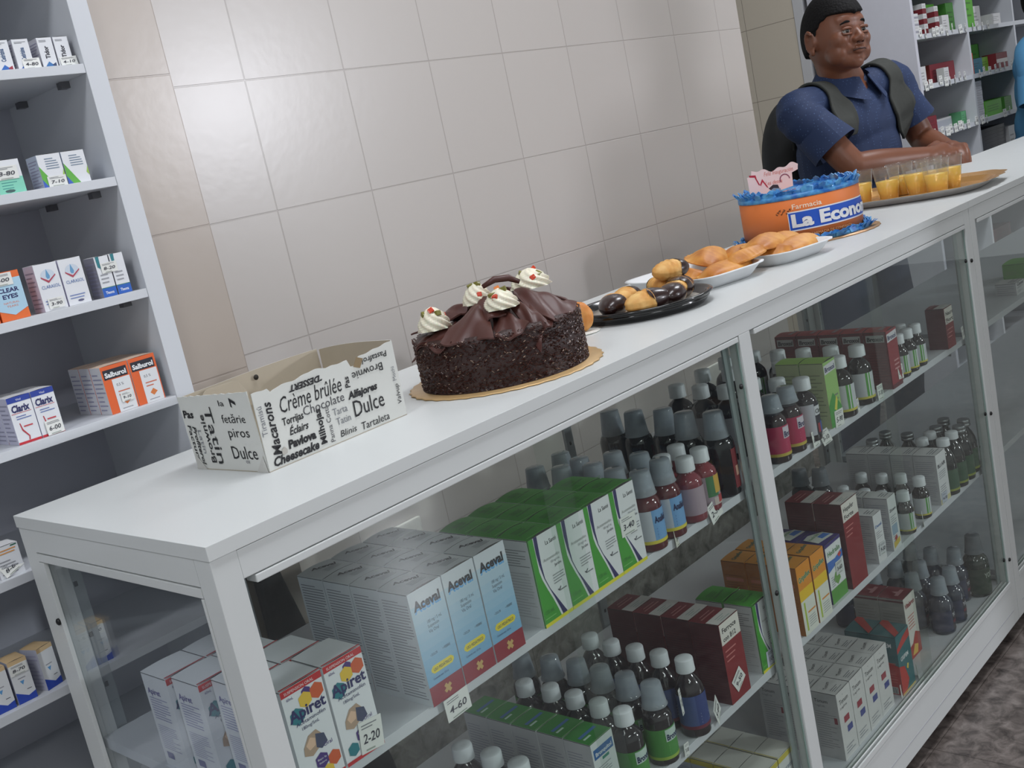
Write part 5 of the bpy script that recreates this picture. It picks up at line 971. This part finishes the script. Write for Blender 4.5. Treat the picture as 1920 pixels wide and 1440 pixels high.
n = 72; vs = [p for r_, _ in rings for p in r_]; base = len(mb.v)
for j in range(len(rings)-1):
    mb.add(rings[j][0]+rings[j+1][0], [(i, (i+1) % n, n+(i+1) % n, n+i) for i in range(n)], rings[j+1][1], True)
mb.add(rings[-1][0], [tuple(range(n))], GO, True); mb.add(rings[0][0], [tuple(range(n))[::-1]], SI)
tag(mb.build('serving_tray', None, (TX, TY, ZC), (0, 0, TR)), 'gold foil serving tray with scalloped rim carrying cups of orange juice', 'tray')
JUICE = mat((248, 204, 86), .3, kind='orange_juice', sss=.3, var=.04); PLAS = clear('plastic_cup', (246, 246, 246), gloss=.10, milk=.10, milkcol=(230, 230, 230))
def juice_cup(x, y, label, fillh):
    o = empty('juice_cup', (x, y, ZC+.0030), label, 'cup', 'plastic cups of orange juice on the gold tray'); rb_, rt_, Hh = .0215, .0315, .078; R_ = lambda z: rb_+(rt_-rb_)*z/Hh
    mb = MB(); pr_ = [(0, 0), (rb_, 0)]
    for k in range(1, 20): z = Hh*k/20; pr_.append((R_(z)+(.0006 if k % 2 and k > 9 else 0), z))
    pr_ += [(rt_, Hh-.0015), (rt_+.0016, Hh-.001), (rt_+.0016, Hh), (rt_, Hh)]; mb.lathe(pr_, PLAS, 36); mb.build('plastic_cup', o)
    mb = MB(); mb.lathe([(0, .0008), (rb_-.0006, .0008), (R_(fillh)-.0008, fillh), (0, fillh)], JUICE, 36); mb.build('juice', o)
for (x, y, fh, lab) in ((2.098, .335, .047, 'leftmost cup of orange juice, touching the orange cake in the photo'), (2.100, .268, .045, 'second cup of orange juice from the left'), (2.112, .202, .050, 'third cup of orange juice from the left, in the middle of the tray'), (2.075, .140, .046, 'front cup of orange juice among the right-hand ones'), (2.142, .135, .050, 'rightmost cup of orange juice, behind the front one'), (2.165, .262, .046, 'cup of orange juice in the back row, left'), (2.178, .196, .046, 'cup of orange juice in the back row, right')):
    juice_cup(x, y, lab, fh)

# --- black bag behind the counter
BAGM = mat((12, 13, 18), .7, kind='black_cloth', bump=.5, ns=18, bd=.01)
mb = MB(); rows = [(.0, .30, .47), (.10, .29, .48), (.30, .288, .45), (.42, .288, .435), (.55, .287, .40), (.67, .287, .352), (.77, .287, .33), (.84, .287, .318), (.88, .289, .305)]
mb = MB()
def bagf(u, v):
    k = v*(len(rows)-1); i = min(int(k), len(rows)-2); q = k-i; z = rows[i][0]*(1-q)+rows[i+1][0]*q; xa = (rows[i][1]*(1-q)+rows[i+1][1]*q)+.09*0; xb = rows[i][2]*(1-q)+rows[i+1][2]*q
    a = 2*PI*u; cx = (xa+xb)/2; rx_ = (xb-xa)/2; return (cx+rx_*math.cos(a)*(1+.02*math.sin(5*a+9*v)), .441+.013*math.sin(a)*(.4+.6*math.sin(PI*min(1, .15+v*.85))), z+.0005)
mb.grid(bagf, 36, 30, BAGM); tag(mb.build('black_bag'), 'soft black bag behind the near corner of the counter', 'bag')

# ================================================================ PEOPLE
def limb(mb, pts, m, n=16, sub=5):
    """tapered limb through (x, y, z, r[, ry]) stations with round ends; smooth interpolation"""
    P = [Vector(p[:3]) for p in pts]; Rr = [p[3] for p in pts]; st = []
    def cr(a, b, c, d, t): return .5*((2*b)+(c-a)*t+(2*a-5*b+4*c-d)*t*t+(3*b-a-3*c+d)*t**3)
    for i in range(len(P)-1):
        a, b, c, d = P[max(i-1, 0)], P[i], P[i+1], P[min(i+2, len(P)-1)]; ra, rb_, rc_, rd = Rr[max(i-1, 0)], Rr[i], Rr[i+1], Rr[min(i+2, len(P)-1)]
        for k in range(sub): t_ = k/sub; st.append((cr(a, b, c, d, t_), max(.002, cr(ra, rb_, rc_, rd, t_))))
    st.append((P[-1], Rr[-1]))
    d0 = (st[1][0]-st[0][0]).normalized(); d1 = (st[-1][0]-st[-2][0]).normalized(); r0, r1 = st[0][1], st[-1][1]
    st = [(st[0][0]-d0*r0*.95, r0*.3), (st[0][0]-d0*r0*.7, r0*.72)]+st+[(st[-1][0]+d1*r1*.7, r1*.72), (st[-1][0]+d1*r1*.95, r1*.3)]
    mb.tube([s_[0] for s_ in st], [s_[1] for s_ in st], m, n)
def ell(mb, c, r, m, rot=None, nu=24, nv=16):
    R_ = rot or Matrix.Identity(3)
    def g(u, v): a, b = 2*PI*u, PI*(v-.5); return (Vector(c)+R_ @ Vector((r[0]*math.cos(b)*math.cos(a), r[1]*math.cos(b)*math.sin(a), r[2]*math.sin(b))))[:]
    mb.grid(g, nu, nv, m)
def fuse(o, vox, smooth=4, fac=.5):
    r = o.modifiers.new('fuse', 'REMESH'); r.mode = 'VOXEL'; r.voxel_size = vox; r.use_smooth_shade = True
    s = o.modifiers.new('soften', 'SMOOTH'); s.factor = fac; s.iterations = smooth; return o
SKIN = mat((118, 74, 54), .42, spec=.45, kind='skin', var=.06, sss=.12, ns=14, bump=.04); LIP = mat((124, 68, 60), .4, kind='lips'); HAIR = mat((13, 11, 12), .8, spec=.25, kind='hair', bump=.8, ns=160, bd=.003)
EYEW = mat((166, 158, 152), .2, kind='eye_white'); IRIS = mat((26, 18, 16), .1, kind='iris', coat=.6); NOSTR = mat((56, 30, 26), .7, kind='nostril')
def head_mesh(mb, c, R_, m, s=1.0):
    """head: local x = face forward, y = person's left, z = up; c centre at eye height"""
    c = Vector(c); T = lambda p: (c+R_ @ (Vector(p)*s))
    def g(u, v):
        a, b = 2*PI*u, PI*(v-.5); x, y, z = math.cos(b)*math.cos(a), math.cos(b)*math.sin(a), math.sin(b)
        X, Y, Z = x*.097, y*.083, z*.117
        if z < 0:   # jaw narrows, chin comes forward
            k = -z; Y *= 1-.16*k**1.8; X = X*(1-.16*k) + .018*k*(1 if x > 0 else .0)
            if x > 0: X *= 1-.05*k
        if x < 0: X *= 1.06; 
        if x > .2 and abs(z) < .5: X *= 1-.035*math.cos(z*3)
        return T((X, Y, Z))[:]
    mb.grid(g, 40, 28, m)
    E = lambda p, r: ell(mb, T(p), [q*s for q in r], m, R_, 16, 12)
    E((.060, 0, .028), (.036, .058, .030)); E((.074, 0, .012), (.022, .050, .011))      # forehead, brow ridge
    for sd in (-1, 1):
        E((.058, .042*sd, -.028), (.034, .030, .030)); E((.048, .046*sd, -.062), (.036, .028, .034)); E((.069, .024*sd, -.050), (.022, .022, .022))   # cheeks, jowls
    E((.070, 0, -.093), (.026, .027, .021)); E((.050, 0, -.082), (.040, .050, .028)); E((.080, 0, -.058), (.020, .026, .018))   # chin, jaw, mouth mound
    limb(mb, [T((.084, 0, .006))[:]+(.009*s,), T((.096, 0, -.012))[:]+(.0105*s,), T((.104, 0, -.028))[:]+(.0145*s,)], m, 14)    # nose
    for sd in (-1, 1): E((.096, .0145*sd, -.032), (.012, .0095, .0085))
    E((.0975, 0, -.0565), (.0085, .022, .0055)); E((.0955, 0, -.0665), (.0095, .019, .0062))    # lips
    for sd in (-1, 1):   # ears
        ec = (-.004, .090*sd, -.014)
        pts = [T((ec[0]-.018*math.cos(t_)+.002, ec[1]+sd*(.005+.006*math.sin(t_*.5)), ec[2]+.031*math.sin(t_)))[:]+(.0055*s,) for t_ in [PI*k/8*1.15-1.2 for k in range(9)]]
        limb(mb, pts, m, 8, 2); E((ec[0]-.002, ec[1]-.003*sd, ec[2]), (.018, .0060, .029)); E((ec[0]+.004, ec[1]+.002*sd, ec[2]-.030), (.010, .0065, .011)); E((ec[0]+.010, ec[1]-.001*sd, ec[2]-.004), (.005, .005, .008))
    return T
def hand(mb, wrist, fwd, up, side, curl, m, s=1.0):
    """palm and five fingers; fwd towards knuckles, up = back of the hand, side = towards the thumb"""
    W, f, u, sd = Vector(wrist), Vector(fwd).normalized(), Vector(up).normalized(), Vector(side).normalized()
    P = lambda a, b, c: (W+f*a*s+sd*b*s+u*c*s)
    limb(mb, [P(-.02, 0, 0)[:]+(.026*s,), P(.02, 0, 0)[:]+(.029*s,), P(.05, .003, .002)[:]+(.030*s,)], m, 16)
    for b, L_, r in ((.030, .092, .0098), (.010, .098, .0104), (-.010, .090, .0098), (-.029, .074, .0088)):
        limb(mb, [P(.025, b*.8, .004)[:]+(.016*s,), P(.075, b, .008)[:]+(.0135*s,)], m, 10)
        p = P(.080, b, .008); d = f.copy(); pts = [p[:]+(r*1.12*s,)]; ang = 0
        for k, seg in enumerate((.45, .32, .23)):
            ang += curl[k]; d = (f*math.cos(ang)-u*math.sin(ang)); p = p+d*L_*seg*s; pts.append(p[:]+(r*(1.0-.10*k)*s,))
        limb(mb, pts, m, 10, 4)
    limb(mb, [P(.018, .022, -.006)[:]+(.015*s,), P(.045, .042, -.014)[:]+(.0125*s,), P(.068, .040, -.024)[:]+(.0105*s,), P(.082, .026, -.032)[:]+(.0090*s,)], m, 12, 4)
def person(name, J, label, shirt, trousers, belly=.14, cam_detail=True, hair=True, hem=.55, sleeve_flare=1.0, head_s=1.0, skin_vox=.0045, cap_top=True):
    t = empty(name, (J['pelvis'][0], J['pelvis'][1], 0), label, 'person'); off = Vector(t.location)
    t.location = off
    def part(mb, nm, vox=None, it=4, parent=t):
        for i, v in enumerate(mb.v): mb.v[i] = tuple(Vector(v)-off)
        o = mb.build(nm, parent)
        if vox: fuse(o, vox, it)
        return o
    V3 = lambda k: Vector(J[k]); F = Vector(J['facing']).normalized(); UP = Vector((0, 0, 1)); LFT = UP.cross(F)
    hf = Vector(J['look']).normalized(); hu = (Vector(J.get('head_up', (0, 0, 1))) - hf*hf.dot(Vector(J.get('head_up', (0, 0, 1))))).normalized(); hl = hu.cross(hf)
    HR = Matrix((hf, hl, hu)).transposed()
    mb = MB(); T = head_mesh(mb, J['head'], HR, SKIN, head_s)
    nk = V3('neck')
    limb(mb, [tuple(T((-.020, 0, -.045)))+(.060,), tuple((T((-.012, 0, -.095))+nk)/2)+(.060,), tuple(nk)+(.064,), tuple(nk-UP*.06)+(.075,)], SKIN, 20)
    for sd in ('R', 'L'):
        sh, el, wr = V3('shoulder'+sd), V3('elbow'+sd), V3('wrist'+sd); ar = J.get('arm', 1)
        limb(mb, [tuple(nk-UP*.05)+(.05,), tuple(sh-UP*.012)+(.044*ar,), tuple(sh.lerp(el, .35))+(.044*ar,), tuple(sh.lerp(el, .8))+(.043*ar,), tuple(el)+(.040*ar,)], SKIN, 18)
        limb(mb, [tuple(el)+(.040*ar,), tuple(el.lerp(wr, .28))+(.043*ar,), tuple(el.lerp(wr, .7))+(.034*ar,), tuple(wr)+(.027*ar,)], SKIN, 18)
        hj = J.get('hand'+sd); fw = Vector(hj[0]) if hj else (wr-el); hand(mb, wr, fw, hj[1] if hj else F, hj[2] if hj else LFT, hj[3] if hj else (.3, .3, .3), SKIN)
        hp, kn, an = V3('hip'+sd), V3('knee'+sd), V3('ankle'+sd)
        limb(mb, [tuple(hp)+(.085,), tuple(hp.lerp(kn, .5))+(.070,), tuple(kn)+(.052,), tuple(kn.lerp(an, .35))+(.050,), tuple(an)+(.036,)], SKIN, 16)
        limb(mb, [tuple(an-UP*.03)+(.034,), tuple(an-UP*.045+F*.10)+(.030,)], SKIN, 12)
    pv = V3('pelvis'); ch = nk.lerp(pv, .38)
    SR = Matrix((F, LFT, UP)).transposed()
    ell(mb, ch, (.10, .155, .20), SKIN, SR); ell(mb, pv+UP*.08, (.105, .15, .17), SKIN, SR)
    body = part(mb, 'body', skin_vox, 3)
    # eyes, brows, nostril shadow, hairline
    for sd in (-1, 1):
        e = MB(); ell(e, T((.0795, .032*sd, -.006)), [.0130*head_s]*3, EYEW, HR, 16, 12)
        eye = part(e, 'eye'); e = MB(); ell(e, T((.0905, .032*sd-.0012, -.0055)), (.0024*head_s, .0066*head_s, .0066*head_s), IRIS, HR, 14, 8); part(e, 'iris', parent=eye)
        e = MB()   # lids
        for (zz, th) in ((.0014, .0040), (-.0118, .0030)):
            limb(e, [tuple(T((.0855+.0075*math.cos(q), .032*sd+.0155*math.sin(q), zz-.0006+(.0022 if zz > 0 else -.0012)*math.cos(q)*1.2)))+(th*head_s,) for q in (-1.35, -.7, 0, .7, 1.35)], SKIN, 10, 3)
        part(e, 'eyelid')
        e = MB(); limb(e, [tuple(T((.0890-.000*k, (.014+.0105*k)*sd, .0165+(.0025, .0050, .0052, .0020)[k]-.0)) if k < 3 else T((.0790, .0470*sd, .0165)))+((.0030, .0038, .0034, .0016)[k]*head_s,) for k in range(4)], HAIR, 10, 3); part(e, 'eyebrow')
    e = MB()
    for sd in (-1, 1): ell(e, T((.1035, .0085*sd, -.0415)), (.0050, .0035, .0018), NOSTR, HR, 10, 6)
    part(e, 'nostril')
    e = MB(); limb(e, [tuple(T((.0955, -.0240, -.0625)))+(.0010,), tuple(T((.1040, -.010, -.0603)))+(.0014,), tuple(T((.1055, 0, -.0610)))+(.0014,), tuple(T((.1040, .010, -.0603)))+(.0014,), tuple(T((.0955, .0240, -.0625)))+(.0010,)], NOSTR, 8, 3); part(e, 'mouth_line')
    if hair:
        e = MB()
        def hg(u, v):
            a, b = 2*PI*u, PI*(v-.5); x, y, z = math.cos(b)*math.cos(a), math.cos(b)*math.sin(a), math.sin(b); th = .0095
            X, Y, Z = x*(.099+th*.9)*(1.05 if x < 0 else 1), y*(.083+th*.40), z*(.117+th*1.5)
            front = .052-.012*(1-abs(y))   # hairline height at the face side
            if x > -.05:
                lim = front*(.35+.65*min(1, max(0, x-.12)*2.4)) - .040*(1-min(1, max(0, x+.02)*3.2))
                if Z < lim: Z = lim; sc = .80; X *= sc; Y *= sc
            else:
                lim = -.030-.030*min(1, -x)
                if Z < lim: Z = lim; X *= .82; Y *= .82
            return T((X, Y, Z))[:]
        e.grid(hg, 56, 40, HAIR); o = part(e, 'hair', .004, 1)
    # shirt
    sc_, sy = J.get('torso', 1), J.get('torsoy', 1)
    e = MB(); SH = shirt
    ell(e, nk-UP*.13-F*.01, (.118*sc_, .205*sy, .13), SH, SR); ell(e, nk.lerp(pv, .5)+F*.012, (.135*sc_, .190*sy, .20), SH, SR); ell(e, pv+UP*.10+F*(belly-.115), (.150*sc_, .185*sy, .17), SH, SR); ell(e, pv+UP*.02, (.142*sc_, .180*sy, .10), SH, SR)
    for sd in ('R', 'L'):
        sh, el = V3('shoulder'+sd), V3('elbow'+sd); q = sh.lerp(el, hem)
        limb(e, [tuple(nk-UP*.045+(sh-nk)*.25)+(.060,), tuple(sh-UP*.006)+(.066,), tuple(sh.lerp(el, hem*.6))+(.063*sleeve_flare,)], SH, 20)
    o = part(e, 'shirt', .006, 5)
    for sd in ('R', 'L'):
        sh, el = V3('shoulder'+sd), V3('elbow'+sd); e = MB(); d = (el-sh).normalized(); a_ = sh.lerp(el, .10); b__ = sh.lerp(el, hem+.12)
        u_ = d.orthogonal().normalized(); w_ = d.cross(u_); n_ = 28
        def sl(u, v, inn=0): 
            a = 2*PI*u; r = (.0585+.0150*v*sleeve_flare-inn)*(1+.03*math.sin(3*a+4*v)+.015*math.sin(7*a)); return (a_.lerp(b__, v)+(u_*math.cos(a)+w_*math.sin(a))*r)[:]
        e.grid(lambda u, v: sl(u, v), n_, 10, SH); e.grid(lambda u, v: sl(1-u, v, .003), n_, 10, SH); e.grid(lambda u, v: tuple(Vector(sl(u, 1)).lerp(Vector(sl(u, 1, .003)), v)), n_, 1, SH); part(e, 'sleeve')
    # trousers
    e = MB(); ell(e, pv-UP*.02, (.130, .172*sy, .12), trousers, SR)
    for sd in ('R', 'L'):
        hp, kn, an = V3('hip'+sd), V3('knee'+sd), V3('ankle'+sd); limb(e, [tuple(hp+UP*.02)+(.10,), tuple(hp.lerp(kn, .5))+(.088,), tuple(kn)+(.072,), tuple(kn.lerp(an, .5))+(.066,), tuple(an-UP*.01)+(.062,)], trousers, 20)
    part(e, 'trousers', .008, 4)
    for sd in ('R', 'L'):
        an = V3('ankle'+sd); e = MB(); limb(e, [tuple(Vector((an.x, an.y, .040))-F*.03)+(.036,), tuple(Vector((an.x, an.y, .036))+F*.06)+(.035,), tuple(Vector((an.x, an.y, .032))+F*.14)+(.030,)], BLACK, 14); part(e, 'shoe')
    return t, T, part, SR, HR
def shirt_mat(c, dots=None):
    M = mat(c, .75, kind='shirt_cloth', var=.08, ns=6, bump=.5, bd=.012)
    if dots:
        nt = M.node_tree; b = nt.nodes['Principled BSDF']; tc = nt.nodes.new('ShaderNodeTexCoord'); vo = nt.nodes.new('ShaderNodeTexVoronoi'); vo.inputs['Scale'].default_value = 110; vo.inputs['Randomness'].default_value = .1; nt.links.new(tc.outputs['Object'], vo.inputs['Vector'])
        lt = nt.nodes.new('ShaderNodeMath'); lt.operation = 'LESS_THAN'; lt.inputs[1].default_value = .18; nt.links.new(vo.outputs['Distance'], lt.inputs[0])
        mx = nt.nodes.new('ShaderNodeMix'); mx.data_type = 'RGBA'; src = b.inputs['Base Color'].links[0].from_socket; nt.links.new(lt.outputs[0], mx.inputs[0]); nt.links.new(src, mx.inputs[6]); mx.inputs[7].default_value = (*rgb(*dots), 1); nt.links.new(mx.outputs[2], b.inputs['Base Color'])
    return M
NAVYS = shirt_mat((28, 46, 82), (62, 84, 124)); DENIM = mat((42, 50, 74), .8, kind='denim', var=.12, ns=30, bump=.2)
Jm = dict(pelvis=(2.830, .735, .84), neck=(2.785, .665, 1.290), head=(2.728, .645, 1.430), facing=(-.16, -.99, 0), look=(-.36, -.93, .02), head_up=(.03, 0, 1),
          shoulderR=(2.535, .700, 1.235), elbowR=(2.555, .560, 1.045), wristR=(2.790, .425, 1.026), shoulderL=(2.985, .610, 1.270), elbowL=(3.065, .560, 1.060), wristL=(2.960, .440, 1.022),
          handR=((.97, -.10, .05), (-.1, -.45, .9), (0, -.9, -.5), (.75, 1.1, .8)), handL=((-.75, -.45, 0), (0, 0, 1), (0, .9, 0), (.4, .5, .4)),
          hipR=(2.725, .745, .80), kneeR=(2.680, .700, .44), ankleR=(2.660, .740, .075), hipL=(2.935, .725, .80), kneeL=(2.985, .690, .44), ankleL=(3.000, .720, .075), torso=1.0, torsoy=1.06, arm=1.0)
man, T, part, SR, HR = person('person', Jm, 'person in navy short-sleeved shirt with backpack leaning on the counter', NAVYS, DENIM, belly=.15, head_s=.99)
# collar, placket, buttons, backpack straps
nk = Vector(Jm['neck']); F = Vector(Jm['facing']).normalized(); UPV = Vector((0, 0, 1)); LF = UPV.cross(F)
mbk = MB()
def col(u, v, inn=0):
    a = -2.45+4.9*u; r1 = .074-inn; r2 = .094-inn; rr = r1+(r2-r1)*v; zz = .040-.052*v-.030*max(0, math.cos(a))*(1-.2*v)-(.030*v if abs(a) < .5 else 0)*0
    return (nk+F*(math.cos(a)*rr*1.08)+LF*(math.sin(a)*rr*1.12)+UPV*(zz+.004))[:]
# two collar wings, open at the front
for sg in (-1, 1):
    def cw(u, v, inn=0, sg=sg):
        a = sg*(.28+2.90*u); spread = max(0, 1-u*2.2); rr = .072+.030*v+.012*v*spread-inn; zz = .030-.046*v-.034*max(0, math.cos(a))-.030*v*spread
        return (nk+F*(math.cos(a)*rr*1.06)+LF*(math.sin(a)*rr*1.12)+UPV*(zz+.008))[:]
    mbk.grid(lambda u, v: cw(u, v), 24, 6, NAVYS); mbk.grid(lambda u, v: cw(1-u, v, .003), 24, 6, NAVYS); mbk.grid(lambda u, v: tuple(Vector(cw(u, 1)).lerp(Vector(cw(u, 1, .003)), v)), 24, 1, NAVYS); mbk.grid(lambda u, v: tuple(Vector(cw(0, u)).lerp(Vector(cw(0, u, .003)), v)), 6, 1, NAVYS)
part(mbk, 'collar')
pvv = Vector(Jm['pelvis'])
OL = mat((52, 54, 50), .8, kind='strap_webbing', ns=80, bump=.3)
def strap(side, sh, k0=.58):
    """padded strap laid over the shoulder and down to the armpit; hugs the shirt"""
    m_ = MB(); c0 = nk.lerp(Vector(sh), k0)
    path = [c0-F*.15-UPV*.13, c0-F*.13-UPV*.02, c0-F*.06+UPV*.07, c0+F*.03+UPV*.09, c0+F*.12+UPV*.01, c0+F*.17-UPV*.08, c0+F*.17-UPV*.15+(LF*side)*.035, c0+F*.10-UPV*.19+(LF*side)*.085]
    P = [Vector(p) for p in path]; N = 60
    def at(t_):
        k = min(int(t_*(len(P)-1)), len(P)-2); q = t_*(len(P)-1)-k; a, b, c_, d = P[max(k-1, 0)], P[k], P[k+1], P[min(k+2, len(P)-1)]
        return .5*((2*b)+(c_-a)*q+(2*a-5*b+4*c_-d)*q*q+(3*b-a-3*c_+d)*q**3)
    def sg(u, v):
        p = at(u); return (p+LF*(v-.5)*.060)[:]
    m_.grid(sg, N, 8, OL); return m_
SHIRT = [c_ for c_ in man.children if c_.name.startswith('shirt')][0]
def hug(o):
    w_ = o.modifiers.new('hug', 'SHRINKWRAP'); w_.target = SHIRT; w_.wrap_method = 'NEAREST_SURFACEPOINT'; w_.wrap_mode = 'ABOVE_SURFACE'; w_.offset = .004
    q = o.modifiers.new('smooth', 'SMOOTH'); q.iterations = 3; q.factor = .4
    d_ = o.modifiers.new('pad', 'SOLIDIFY'); d_.thickness = .008; d_.offset = 1; return o
# backpack worn by the man
BPK = mat((30, 31, 32), .7, kind='backpack_nylon', var=.1, ns=20, bump=.4, bd=.006)
bc = nk-UPV*.225-F*.225+LF*.02
bpo = empty('backpack', (bc.x, bc.y, bc.z-.24), 'dark grey backpack on the back of the man in navy', 'backpack')
def bpart(mbx, nm, vox=None):
    for i, v in enumerate(mbx.v): mbx.v[i] = tuple(Vector(v)-Vector(bpo.location))
    o = mbx.build(nm, bpo)
    if vox: fuse(o, vox, 6)
    return o
mbk = MB(); ell(mbk, bc, (.090, .145, .215), BPK, SR); ell(mbk, bc-UPV*.08-F*.04, (.09, .135, .14), BPK, SR); ell(mbk, bc+F*.03-UPV*.04, (.08, .14, .19), BPK, SR); bpart(mbk, 'pack_body', .008)
mbk = MB(); ell(mbk, bc-UPV*.09-F*.105, (.05, .12, .11), BPK, SR); bpart(mbk, 'front_pocket', .007)
hug(bpart(strap(-1, Jm['shoulderR']), 'shoulder_strap')); hug(bpart(strap(1, Jm['shoulderL'], .66), 'shoulder_strap'))
# light-blue person at the right edge, mostly outside the frame
BLUES = shirt_mat((92, 156, 200))
Jb = dict(pelvis=(4.550, .62, 0.860), neck=(4.550, .585, 1.330), head=(4.550, .575, 1.470), facing=(-.2, -.98, 0), look=(-.2, -.98, 0), shoulderR=(4.360, .600, 1.270), elbowR=(4.295, .580, 0.980), wristR=(4.420, .440, 0.990), shoulderL=(4.740, .58, 1.270), elbowL=(4.790, .56, 0.990), wristL=(4.640, .45, 0.990),
          handR=((.9, -.2, 0), (0, 0, 1), (0, 1, 0), (.3, .4, .3)), handL=((-.9, -.2, 0), (0, 0, 1), (0, 1, 0), (.3, .4, .3)), hipR=(4.460, .63, 0.820), kneeR=(4.450, .62, 0.460), ankleR=(4.450, .64, 0.075), hipL=(4.640, .62, 0.820), kneeL=(4.650, .61, 0.460), ankleL=(4.650, .64, 0.075), arm=1.05)
person('person', Jb, 'person in light blue shirt, only one sleeve and arm in frame at right', BLUES, DENIM, head_s=.95, hem=.62, skin_vox=.006)
# two customers standing on the shop side, outside the frame; they throw the tall soft shade on the tiled wall
def stander(x, y, h, label, shirt):
    z = lambda v: v*h/1.72
    J = dict(pelvis=(x, y, z(.92)), neck=(x, y, z(1.46)), head=(x, y+.02, z(1.61)), facing=(-.1, .99, 0), look=(-.1, .99, 0), shoulderR=(x+.20, y, z(1.40)), elbowR=(x+.24, y, z(1.12)), wristR=(x+.20, y+.10, z(.90)), shoulderL=(x-.20, y, z(1.40)), elbowL=(x-.24, y, z(1.12)), wristL=(x-.22, y+.10, z(.90)),
             hipR=(x+.10, y, z(.88)), kneeR=(x+.11, y+.02, z(.48)), ankleR=(x+.11, y-.02, .075), hipL=(x-.10, y, z(.88)), kneeL=(x-.11, y+.02, z(.48)), ankleL=(x-.11, y-.02, .075))
    person('person', J, label, shirt, DENIM, head_s=1.0, skin_vox=.007)
stander(2.55, -1.06, 1.615, 'shorter person in grey shirt standing on the shop side, outside the photo at right', shirt_mat((120, 122, 126)))
stander(2.86, -1.66, 1.90, 'tall person in white shirt standing on the shop side, outside the photo at right', shirt_mat((190, 190, 188)))
